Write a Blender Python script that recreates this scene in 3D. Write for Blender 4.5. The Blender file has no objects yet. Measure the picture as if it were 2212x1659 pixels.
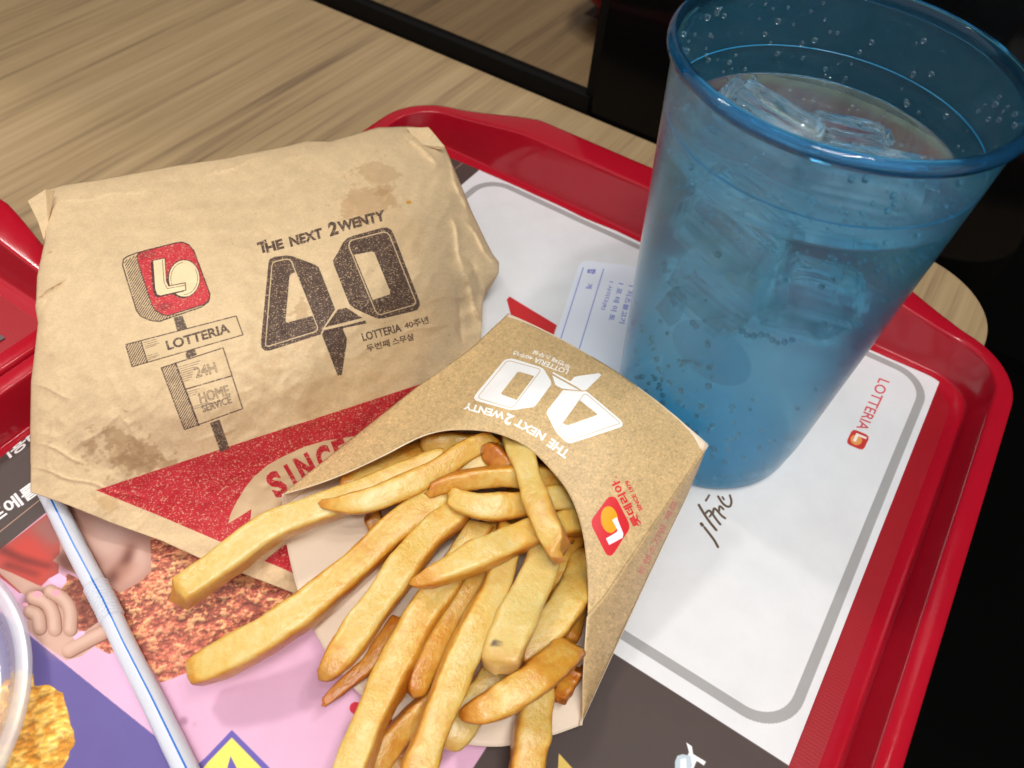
import bpy, bmesh, math, random
import numpy as np
from mathutils import Vector, Matrix, noise as mnoise

# ------------------------------------------------------------------ camera, world, lamps, exposure
S = 0.01                                   # every builder below works in centimetres
SC = bpy.context.scene
COL = SC.collection
VW, VH, FPX, CAMZ = 2212.0, 1659.0, 1755.0, 25.0
CX, CY = VW / 2, VH / 2

def _dir(p):
    v = np.array([p[0], -p[1], -FPX]); return v / np.linalg.norm(v)
_Y = _dir((1664., -1893.)); _X = -_dir((-4941., -2717.)); _Z = np.cross(_X, _Y); _Z /= np.linalg.norm(_Z); _X = np.cross(_Y, _Z)
ROT = np.stack([_X, _Y, _Z])               # rows: tray axes in camera axes
cam_d = bpy.data.cameras.new('camera'); cam = bpy.data.objects.new('camera', cam_d); COL.objects.link(cam)
M = Matrix.Identity(4)
for r in range(3):
    for c in range(3): M[r][c] = ROT[r][c]
M[2][3] = CAMZ * S
cam.matrix_world = M
cam_d.sensor_width = 36.0; cam_d.lens = FPX / VW * 36.0
cam_d.clip_start = 0.005; cam_d.clip_end = 20
cam_d.dof.use_dof = True; cam_d.dof.focus_distance = 0.27; cam_d.dof.aperture_fstop = 16
SC.camera = cam

world = bpy.data.worlds.new('World'); SC.world = world; world.use_nodes = True
bg = world.node_tree.nodes['Background']; bg.inputs['Color'].default_value = (1.0, 0.96, 0.92, 1); bg.inputs['Strength'].default_value = 0.27

def lamp(x, y, z, sx, sy, w, col=(1, 0.955, 0.885), aim=(-6, 14, 0)):
    l = bpy.data.lights.new('ceiling_lamp', 'AREA'); l.shape = 'RECTANGLE'; l.size = sx * S; l.size_y = sy * S; l.energy = w; l.color = col
    o = bpy.data.objects.new('ceiling_lamp', l); COL.objects.link(o)
    o.location = (x * S, y * S, z * S)
    d = Vector((aim[0] - x, aim[1] - y, aim[2] - z)); o.rotation_euler = d.to_track_quat('-Z', 'Y').to_euler()
    return o
lamp(-84, 54, 150, 34, 20, 16.0)
lamp(-30, 78, 160, 34, 20, 12.0)
lamp(-104, 26, 160, 34, 20, 9.0)
for k in range(5): lamp(-70 + 34 * k, 125, 170, 14, 4, 1.9, (1, .95, .88))
for k in range(4): lamp(40, 40 + 30 * k - 60, 175, 14, 5, 1.7, (1, .97, .92))
lamp(30, -60, 175, 50, 24, 5.5, (1, .97, .94))

SC.view_settings.view_transform = 'Standard'; SC.view_settings.look = 'None'; SC.view_settings.gamma = 1; SC.view_settings.exposure = 1.17
SC.render.engine = 'CYCLES'
cy = SC.cycles
cy.use_denoising = True; cy.max_bounces = 14; cy.transmission_bounces = 12; cy.transparent_max_bounces = 24; cy.glossy_bounces = 5; cy.diffuse_bounces = 4
cy.sample_clamp_indirect = 6; cy.blur_glossy = 0.3

# ------------------------------------------------------------------ geometry helpers
def at(u, v, h):
    """point (cm) at height h over the tray floor that the picture shows at (u, v)"""
    d = ROT @ np.array([(u - CX) / FPX, -(v - CY) / FPX, -1.0]); t = (h - CAMZ) / d[2]
    return np.array([0, 0, CAMZ]) + d * t
def at_many(U, V, H):
    D = np.stack([(U - CX) / FPX, -(V - CY) / FPX, -np.ones_like(U)], -1) @ ROT.T
    t = (H - CAMZ) / D[..., 2]
    P = D * t[..., None]; P[..., 2] += CAMZ
    return P

def tag(o, label=None, cat=None, group=None, kind=None):
    if label: o['label'] = label
    if cat: o['category'] = cat
    if group: o['group'] = group
    if kind: o['kind'] = kind
    return o
def empty(name, loc, label, cat, group=None):
    o = bpy.data.objects.new(name, None); COL.objects.link(o); o.location = [c * S for c in loc]; o.empty_display_size = 0.01
    return tag(o, label, cat, group)
def build(name, verts, faces, mat, parent=None, smooth=True, uvs=None, cols=None, origin=None):
    V = np.asarray(verts, float)
    org = np.array(origin if origin is not None else (np.zeros(3)), float)
    if parent is not None: org = np.array(parent.matrix_world.translation) / S if parent.type != 'EMPTY' else np.array(parent.location) / S
    me = bpy.data.meshes.new(name)
    me.from_pydata([tuple(p) for p in (V - org) * S], [], [tuple(int(i) for i in f) for f in faces])
    me.update()
    if smooth: me.polygons.foreach_set('use_smooth', [True] * len(me.polygons))
    if uvs is not None:
        l = me.uv_layers.new(name='UVMap'); idx = np.zeros(len(me.loops), int); me.loops.foreach_get('vertex_index', idx)
        l.data.foreach_set('uv', np.asarray(uvs, float)[idx].ravel())
    if cols is not None:
        a = me.attributes.new('tone', 'FLOAT_COLOR', 'POINT'); a.data.foreach_set('color', np.asarray(cols, float).ravel())
    if isinstance(mat, (list, tuple)):
        for m in mat: me.materials.append(m)
    else: me.materials.append(mat)
    o = bpy.data.objects.new(name, me); COL.objects.link(o)
    if parent is not None: o.parent = parent
    else: o.location = org * S
    return o
def grid_faces(n, m, wrap=False, base=0):
    f = []
    for i in range(n - 1):
        for j in range(m if wrap else m - 1):
            a = base + i * m + j; b = base + i * m + (j + 1) % m
            f.append((a, b, b + m, a + m))
    return f
def box(x0, y0, z0, x1, y1, z1):
    v = [(x, y, z) for z in (z0, z1) for y in (y0, y1) for x in (x0, x1)]
    return v, [(0, 2, 3, 1), (4, 5, 7, 6), (0, 1, 5, 4), (2, 6, 7, 3), (0, 4, 6, 2), (1, 3, 7, 5)]
def bevel(o, w, seg=2):
    m = o.modifiers.new('bevel', 'BEVEL'); m.width = w * S; m.segments = seg; m.limit_method = 'ANGLE'
def resample(P, n):
    P = np.asarray(P, float); d = np.r_[0, np.cumsum(np.linalg.norm(np.diff(P[:, :2], axis=0), axis=1))]
    t = np.linspace(0, d[-1], n)
    return np.stack([np.interp(t, d, P[:, k]) for k in range(P.shape[1])], 1)
def smooth_line(P, n, it=2):
    """Chaikin corner cutting, then n samples along the length"""
    P = np.asarray(P, float)
    for _ in range(it):
        Q = [P[0]]
        for a, b in zip(P[:-1], P[1:]): Q += [a * .75 + b * .25, a * .25 + b * .75]
        Q.append(P[-1]); P = np.array(Q)
    return resample(P, n)
def coons(top, bot, left, right, n, m):
    """rows n from top to bottom, columns m from left to right"""
    T, B = resample(top, m), resample(bot, m); L, R = resample(left, n), resample(right, n)
    s = np.linspace(0, 1, m)[None, :, None]; t = np.linspace(0, 1, n)[:, None, None]
    return ((1 - t) * T[None] + t * B[None] + (1 - s) * L[:, None] + s * R[:, None]
            - ((1 - s) * (1 - t) * T[0] + s * (1 - t) * T[-1] + (1 - s) * t * B[0] + s * t * B[-1]))

# ------------------------------------------------------------------ noise and print raster (numpy)
def vnoise(h, w, cells, seed, ay=1.0):
    r = np.random.RandomState(seed); cw = max(2, int(cells)); ch = max(2, int(cells * h / w * ay))
    g = r.rand(ch + 2, cw + 2).astype(np.float32)
    y = np.linspace(0, ch, h, endpoint=False); x = np.linspace(0, cw, w, endpoint=False)
    yi = y.astype(int); xi = x.astype(int); fy = (y - yi).astype(np.float32); fx = (x - xi).astype(np.float32)
    fy = fy * fy * (3 - 2 * fy); fx = fx * fx * (3 - 2 * fx)
    a = g[yi][:, xi]; b = g[yi][:, xi + 1]; c = g[yi + 1][:, xi]; d = g[yi + 1][:, xi + 1]
    fx = fx[None]; fy = fy[:, None]
    return (a * (1 - fx) + b * fx) * (1 - fy) + (c * (1 - fx) + d * fx) * fy
def fbm(h, w, cells, seed, octs=4, ay=1.0):
    o = 0; amp = 1; tot = 0
    for k in range(octs): o = o + amp * vnoise(h, w, cells * 2 ** k, seed + k * 17, ay); tot += amp; amp *= .55
    return o / tot

_glyph = {}
def text_segs(s, bold=0.0):
    key = (s, bold)
    if key not in _glyph:
        c = bpy.data.curves.new('print_text', 'FONT'); c.body = s; c.offset = bold; c.resolution_u = 3
        o = bpy.data.objects.new('print_text', c); COL.objects.link(o)
        dg = bpy.context.evaluated_depsgraph_get(); ev = o.evaluated_get(dg); me = ev.to_mesh()
        v = np.array([(p.co.x, p.co.y) for p in me.vertices])
        cnt = {}
        for p in me.polygons:
            for e in p.edge_keys: cnt[e] = cnt.get(e, 0) + 1
        segs = np.array([(v[a], v[b]) for (a, b), k in cnt.items() if k == 1])
        ev.to_mesh_clear(); bpy.data.objects.remove(o); bpy.data.curves.remove(c)
        segs[..., 0] -= v[:, 0].min(); segs[..., 0] /= (v[:, 0].max() - v[:, 0].min())
        y0 = v[:, 1].min() if any(ord(ch) > 0x3000 for ch in s) else 0.0
        y1 = v[:, 1].max() if any(ord(ch) > 0x3000 for ch in s) else 0.682
        segs[..., 1] = (segs[..., 1] - y0) / (y1 - y0)
        _glyph[key] = segs
    return _glyph[key]

class Sheet:
    """a print: colours over a flat rectangle of paper at height h; shapes are given as seen and laid onto it"""
    def __init__(self, x0, y0, x1, y1, ppc, h, base):
        self.b = (x0, y0, x1, y1); self.ppc = ppc; self.h = h
        self.W = int((x1 - x0) * ppc); self.H = int((y1 - y0) * ppc)
        self.a = np.ones((self.H, self.W, 3), np.float32) * np.array(base, np.float32) / 255
    def xy(self, P):
        P = np.asarray(P, float); Q = at_many(P[..., 0], P[..., 1], np.full(P.shape[:-1], float(self.h)))[..., :2]
        return Q
    def px(self, Q): return (np.asarray(Q) - np.array(self.b[:2])) * self.ppc
    def uv(self, U, V):
        q = self.xy(np.stack([U, V], -1)); return (q - np.array(self.b[:2])) / np.array([self.b[2] - self.b[0], self.b[3] - self.b[1]])
    def uvxy(self, XY): return (np.asarray(XY) - np.array(self.b[:2])) / np.array([self.b[2] - self.b[0], self.b[3] - self.b[1]])
    def cover(self, segs, world=False):
        """even-odd coverage of closed outlines given as segments (n,2,2)"""
        q = self.px(segs if world else self.xy(segs)); SSn = 3
        lo = np.floor(q.reshape(-1, 2).min(0)).astype(int) - 1; hi = np.ceil(q.reshape(-1, 2).max(0)).astype(int) + 2
        lo = np.maximum(lo, 0); hi = np.minimum(hi, [self.W, self.H])
        if (hi <= lo).any(): return None
        w, h = hi - lo
        m = np.zeros((h * SSn, w * SSn), bool); q = (q - lo) * SSn
        for (x0, y0), (x1, y1) in q:
            if y0 == y1: continue
            if y0 > y1: x0, y0, x1, y1 = x1, y1, x0, y0
            r0 = max(0, int(math.ceil(y0 - .5))); r1 = min(h * SSn, int(math.ceil(y1 - .5)))
            if r1 <= r0: continue
            ys = np.arange(r0, r1) + .5; xs = x0 + (ys - y0) * (x1 - x0) / (y1 - y0)
            xi = np.clip(np.ceil(xs - .5).astype(int), 0, w * SSn); mx = xi.max()
            if mx > 0: m[r0:r1, :mx] ^= np.arange(mx)[None] < xi[:, None]
        return m.reshape(h, SSn, w, SSn).mean((1, 3)).astype(np.float32), lo, hi
    def put(self, cov, col, alpha=1.0, grit=None, mod=None):
        if cov is None: return
        m, lo, hi = cov; sl = (slice(lo[1], hi[1]), slice(lo[0], hi[0]))
        m = m * alpha
        if grit is not None: m = m * grit[sl]
        if mod is not None: m = m * mod[sl]
        c = col[sl] if isinstance(col, np.ndarray) and col.ndim == 3 else np.array(col, np.float32) / 255
        self.a[sl] = self.a[sl] * (1 - m[..., None]) + c * m[..., None]
    @staticmethod
    def loop(P):
        P = np.asarray(P, float); return np.stack([P, np.roll(P, -1, 0)], 1)
    def poly(self, P, col, world=False, **k):
        c = self.cover(self.loop(P), world); self.put(c, col, **k); return c
    def polys(self, Ps, col, **k):
        self.put(self.cover(np.concatenate([self.loop(P) for P in Ps])), col, **k)
    def stroke(self, P, wd, col, close=False, world=False, **k):
        """a pen line of width wd (pixels of the view, or cm when world)"""
        Q = np.asarray(P, float)
        if close: Q = np.r_[Q, Q[:1]]
        acc = None
        for a, b in zip(Q[:-1], Q[1:]):
            d = b - a; L = np.linalg.norm(d)
            if L < 1e-6: continue
            d = d / L; n = np.array([-d[1], d[0]]) * wd / 2; e = d * wd * .3
            c = self.cover(self.loop([a - e + n, b + e + n, b + e - n, a - e - n]), world)
            if c is None: continue
            if acc is None: acc = [c]
            else: acc.append(c)
        if not acc: return
        lo = np.min([c[1] for c in acc], 0); hi = np.max([c[2] for c in acc], 0)
        m = np.zeros(tuple((hi - lo)[::-1]), np.float32)
        for c, l, h in acc:
            s = (slice(l[1] - lo[1], h[1] - lo[1]), slice(l[0] - lo[0], h[0] - lo[0])); m[s] = np.maximum(m[s], c)
        self.put((m, lo, hi), col, **k)
    def brush(self, P, wd, col):
        for p in np.asarray(P, float): self.poly([(p[0] + wd / 2 * math.cos(t), p[1] + wd / 2 * math.sin(t)) for t in np.linspace(0, 6.0, 18)], col)
    def text(self, s, p0, p1, up, col, bold=0.0, outline=0, **k):
        g = text_segs(s, bold); p0 = np.array(p0, float); p1 = np.array(p1, float); up = np.array(up, float)
        q = p0 + g[..., :1] * (p1 - p0) + g[..., 1:] * up
        if outline:
            for a, b in q: self.stroke([a, b], outline, col, **k)
        else: self.put(self.cover(q), col, **k)
    def blur_blob(self, P, col, soft, alpha=1.0, seed=1, rough=0.0):
        """soft edged patch (a stain, a shaded limb in a printed photograph)"""
        c = self.cover(self.loop(P))
        if c is None: return
        m, lo, hi = c; pad = int(soft * 3) + 2
        lo2 = np.maximum(lo - pad, 0); hi2 = np.minimum(hi + pad, [self.W, self.H])
        M2 = np.zeros((hi2[1] - lo2[1], hi2[0] - lo2[0]), np.float32)
        M2[lo[1] - lo2[1]:hi[1] - lo2[1], lo[0] - lo2[0]:hi[0] - lo2[0]] = m
        k = max(1, int(soft))
        for _ in range(2):
            cs = np.cumsum(np.pad(M2, ((0, 0), (k + 1, k))), 1); M2 = (cs[:, 2 * k + 1:] - cs[:, :-2 * k - 1]) / (2 * k + 1)
            cs = np.cumsum(np.pad(M2, ((k + 1, k), (0, 0))), 0); M2 = (cs[2 * k + 1:] - cs[:-2 * k - 1]) / (2 * k + 1)
        if rough > 0:
            f = fbm(M2.shape[0], M2.shape[1], max(3, M2.shape[1] / 16.), seed, 5)
            M2 = np.clip((M2 - .5 + (f - .5) * rough * 2.6) * 2.6 + .5, 0, 1)
        self.put((M2, lo2, hi2), col, alpha=alpha)
    def image(self, name):
        im = bpy.data.images.new(name, self.W, self.H, alpha=False)
        px = np.ones((self.H, self.W, 4), np.float32); px[..., :3] = np.clip(self.a, 0, 1)
        im.pixels.foreach_set(px.ravel()); im.update(); im.pack()
        return im

# ------------------------------------------------------------------ materials
def srgb(r, g, b):
    f = lambda c: (c / 255 / 12.92) if c / 255 <= .04045 else ((c / 255 + .055) / 1.055) ** 2.4
    return (f(r), f(g), f(b), 1)
def mat(name, col=(.8, .8, .8, 1), rough=.5, **kw):
    m = bpy.data.materials.new(name); m.use_nodes = True; b = m.node_tree.nodes['Principled BSDF']
    b.inputs['Base Color'].default_value = col; b.inputs['Roughness'].default_value = rough
    for k, v in kw.items(): b.inputs[k.replace('_', ' ')].default_value = v
    return m
def N(m, t, **kw):
    n = m.node_tree.nodes.new(t)
    for k, v in kw.items():
        if k in ('operation', 'blend_type', 'data_type', 'feature', 'wave_type', 'bands_direction', 'noise_dimensions', 'attribute_name', 'interpolation', 'distance'): setattr(n, k, v)
        else: n.inputs[k].default_value = v
    return n
def L(m, a, ao, b, bi): m.node_tree.links.new(a.outputs[ao], b.inputs[bi])
def BS(m): return m.node_tree.nodes['Principled BSDF']
def ramp(m, stops):
    r = m.node_tree.nodes.new('ShaderNodeValToRGB'); e = r.color_ramp.elements
    e[0].position, e[0].color = stops[0]; e[1].position, e[1].color = stops[1]
    for p, c in stops[2:]: x = e.new(p); x.color = c
    return r
def add_bump(m, src, out, strength, dist):
    b = m.node_tree.nodes.new('ShaderNodeBump'); b.inputs['Strength'].default_value = strength; b.inputs['Distance'].default_value = dist
    L(m, src, out, b, 'Height'); L(m, b, 'Normal', BS(m), 'Normal'); return b
def coord(m, scale=(1, 1, 1)):
    t = m.node_tree.nodes.new('ShaderNodeTexCoord'); p = m.node_tree.nodes.new('ShaderNodeMapping'); p.inputs['Scale'].default_value = scale
    L(m, t, 'Object', p, 'Vector'); return p

def wood_material():
    m = mat('pale_ash_laminate', rough=.42)
    p = coord(m, (1, 0.022, 1))
    n0 = N(m, 'ShaderNodeTexNoise', Scale=14, Detail=2); L(m, p, 'Vector', n0, 'Vector')
    n1 = N(m, 'ShaderNodeTexNoise', Scale=110, Detail=7, Roughness=.62, Distortion=.3); L(m, p, 'Vector', n1, 'Vector')
    n2 = N(m, 'ShaderNodeTexNoise', Scale=330, Detail=3, Roughness=.7); L(m, p, 'Vector', n2, 'Vector')
    mx = N(m, 'ShaderNodeMath', operation='MULTIPLY_ADD'); mx.inputs[1].default_value = .35; L(m, n2, 'Fac', mx, 0)
    mul = N(m, 'ShaderNodeMath', operation='MULTIPLY'); mul.inputs[1].default_value = .45; L(m, n1, 'Fac', mul, 0); L(m, mul, 0, mx, 2)
    ad = N(m, 'ShaderNodeMath', operation='MULTIPLY_ADD'); ad.inputs[1].default_value = .25; L(m, n0, 'Fac', ad, 0); L(m, mx, 0, ad, 2)
    r = ramp(m, [(.38, srgb(116, 96, 74)), (.62, srgb(182, 157, 120)), (.44, srgb(144, 121, 93)), (.50, srgb(166, 141, 105))])
    L(m, ad, 0, r, 'Fac'); L(m, r, 'Color', BS(m), 'Base Color'); add_bump(m, n2, 'Fac', .15, .0003)
    return m
WOOD = wood_material()
BLACKG = mat('black_gloss_panel', (.003, .003, .003, 1), .06, Specular_IOR_Level=.12)
BLACKF = mat('black_metal_frame', (.002, .002, .002, 1), .55, Specular_IOR_Level=.12)
MIRROR = mat('bronze_mirror', (.42, .38, .33, 1), .035, Metallic=1.0)
FLOORM = mat('dark_floor', (.004, .004, .004, 1), .7)

def red_plastic():
    m = mat('red_tray_plastic', srgb(174, 18, 38), .22, Specular_IOR_Level=.5)
    p = coord(m); n = N(m, 'ShaderNodeTexNoise', Scale=900, Detail=2); L(m, p, 'Vector', n, 'Vector'); add_bump(m, n, 'Fac', .05, .0004)
    n2 = N(m, 'ShaderNodeTexNoise', Scale=60, Detail=4); L(m, p, 'Vector', n2, 'Vector')
    r = ramp(m, [(.35, (.10, .10, .10, 1)), (.7, (.22, .22, .22, 1))]); L(m, n2, 'Fac', r, 'Fac'); L(m, r, 'Color', BS(m), 'Roughness')
    return m
RED = red_plastic()
def red_cloth():
    m = mat('red_tray_textured_floor', srgb(158, 12, 28), .38)
    p = coord(m)
    w1 = N(m, 'ShaderNodeTexWave', Scale=260, Distortion=1.5, Detail=1, bands_direction='X'); w2 = N(m, 'ShaderNodeTexWave', Scale=260, Distortion=1.5, Detail=1, bands_direction='Y')
    w1.inputs['Detail Scale'].default_value = 3; w2.inputs['Detail Scale'].default_value = 3
    L(m, p, 'Vector', w1, 'Vector'); L(m, p, 'Vector', w2, 'Vector')
    mm = N(m, 'ShaderNodeMath', operation='MULTIPLY'); L(m, w1, 'Fac', mm, 0); L(m, w2, 'Fac', mm, 1)
    add_bump(m, mm, 0, .16, .0002); return m
REDTEX = red_cloth()

def paper_image_mat(name, img, rough, bump=.2, bscale=900, fibre=0.0, sss=0.0):
    m = mat(name, rough=rough); t = m.node_tree.nodes.new('ShaderNodeTexImage'); t.image = img; t.interpolation = 'Cubic'; t.extension = 'EXTEND'
    u = m.node_tree.nodes.new('ShaderNodeUVMap'); u.uv_map = 'UVMap'; L(m, u, 'UV', t, 'Vector')
    L(m, t, 'Color', BS(m), 'Base Color')
    p = coord(m); n = N(m, 'ShaderNodeTexNoise', Scale=bscale, Detail=4); L(m, p, 'Vector', n, 'Vector'); add_bump(m, n, 'Fac', bump, .0003)
    BS(m).inputs['Specular IOR Level'].default_value = .3
    return m

# ------------------------------------------------------------------ the setting: table, partition wall, floor
TZ = -0.40
def table():
    t = empty('table', (-50, 10, TZ), 'pale wood laminate table top with a rounded corner under the red trays', 'table')
    x0, x1, y0, y1, R = -130, 6.2, -45, 38.4, 4.2
    ring = [(x0, y0)] + [(x1 - R + R * math.cos(a), y0 + R + R * math.sin(a)) for a in np.linspace(-math.pi / 2, 0, 14)]
    ring += [(x1 - R + R * math.cos(a), y1 - R + R * math.sin(a)) for a in np.linspace(0, math.pi / 2, 24)] + [(x0, y1)]
    n = len(ring); prof = [(0.10, 0), (0.03, -.03), (0, -.1), (0, -2.7), (.1, -2.8)]
    c = np.array([-50, 10.]); V = []
    for e, z in prof:
        for p in ring:
            d = c - np.array(p); d = d / np.linalg.norm(d); q = np.array(p) + d * e; V.append((q[0], q[1], TZ + z))
    F = grid_faces(len(prof), n, True); F = [f[::-1] for f in F]; F.append(tuple(range(n))); F.append(tuple(range((len(prof) - 1) * n, len(prof) * n))[::-1])
    o = build('table_top', V, F, WOOD, t, smooth=False)
    v, f = box(-60, -10, -73, -52, 0, TZ - 2.81); build('leg', v, f, BLACKF, t, smooth=False)
table()
v, f = box(-220, -160, -76, 160, 38.3, -75); tag(build('floor', v, f, FLOORM, smooth=False), kind='structure')
v, f = box(-67, 19, -75, -55.5, 38, 140); tag(build('unseen_shade_post', v, f, BLACKF, smooth=False), kind='structure')  # added post outside the view, only there to shade the table's upper left
def partition():
    g = empty('mirror_partition', (-60, 39, TZ), 'bronze mirror panel set in a black frame behind the table edge', 'mirror')
    v, f = box(-120, 38.95, .3, -17.75, 39.4, 90); build('mirror_panel', v, f, MIRROR, g, smooth=False)
    v, f = box(-120, 38.5, -4, -17.4, 39.5, .62); o = build('bottom_rail', v, f, BLACKF, g, smooth=False); bevel(o, .05)
    v, f = box(-17.75, 38.7, .02, -17.2, 39.5, 90); o = build('upright', v, f, BLACKF, g, smooth=False); bevel(o, .05)
    v, f = box(-220, 39.5, -76, 160, 44, 120); tag(build('wall', v, f, BLACKG, smooth=False), kind='structure')
    v, f = box(-17.2, 38.62, -4, 160, 39.45, 90); tag(build('black_panel', v, f, BLACKG, smooth=False), 'glossy black wall panel to the right of the mirror, behind the blue cup', 'wall panel')
partition()

# ------------------------------------------------------------------ trays
def tray_mesh():
    a, b = 15.5, 21.5
    prof = [(1.62, .0), (1.50, .05), (1.36, .10), (1.20, .12), (1.10, .12), (1.05, .15), (1.02, .22), (.985, .5), (.93, .9), (.87, 1.3), (.80, 1.74), (.785, 1.84), (.765, 1.90), (.73, 1.935), (.68, 1.95), (.45, 1.97), (.22, 1.965), (.11, 1.94), (.04, 1.87), (.01, 1.76), (0, 1.55), (.02, 1.35),
            (.12, 1.33), (.16, 1.5), (.24, 1.72), (.5, 1.80), (.70, 1.70), (.80, 1.2), (.90, .5), (1.0, .0), (1.2, -.25), (1.5, -.32)]
    def ring(e):
        R = 3.1 - min(e, 1.3) * 1.25; hx, hy = a - e, b - e; pts = []
        for (sx, sy, a0) in ((1, 1, 0), (-1, 1, 90), (-1, -1, 180), (1, -1, 270)):
            for k in range(15):
                t = math.radians(a0 + 90 * k / 14); pts.append((sx * (hx - R) + R * math.cos(t), sy * (hy - R) + R * math.sin(t)))
            nx, ny, _ = {0: (-1, 1, 0), 90: (-1, -1, 0), 180: (1, -1, 0), 270: (1, 1, 0)}[a0]
            p = pts[-1]
            if a0 in (0, 180): q = (nx * (hx - R), p[1])
            else: q = (p[0], ny * (hy - R))
            for k in range(1, 40): pts.append((p[0] + (q[0] - p[0]) * k / 40, p[1] + (q[1] - p[1]) * k / 40))
        return pts
    V = []; lift = .72
    for e, z in prof:
        for x, y in ring(e):
            t = min(1, max(0, (12.9 - abs(x)) / 4.3)); bmp = (.75 * t + .25 * t * t * (3 - 2 * t)) * (abs(y) > b - 3)
            s = max(0, (1.0 - e) / 1.0)
            y2 = y + math.copysign(.85 * bmp * min(1, max(0, (.75 - e) / .6)), y)
            z2 = z + lift * bmp * (min(1, max(0, (z - .2) / 1.5)))
            V.append((x, y2, z2))
    n = len(ring(0)); F = [f[::-1] for f in grid_faces(len(prof), n, True)]
    F.append(tuple(range((len(prof) - 1) * n, len(prof) * n))[::-1])
    return V, F, [V[i] for i in range(n)]
def make_tray(cx, cyy, label):
    t = empty('serving_tray', (cx, cyy, -.3), label, 'tray', 'red plastic serving trays')
    V, F, inner = tray_mesh(); off = np.array([cx, cyy, 0])
    build('tray_rim', np.array(V) + off, F, RED, t)
    build('tray_floor', np.array(inner) + off, [tuple(range(len(inner)))], REDTEX, t, smooth=False)
    return t
TRAY = make_tray(-8.2, 9.6, 'glossy red plastic tray carrying the burger, fries and drink')
TRAY2 = make_tray(-39.3, -9.9, 'second red plastic tray cut off at the left edge of the picture')

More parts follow.
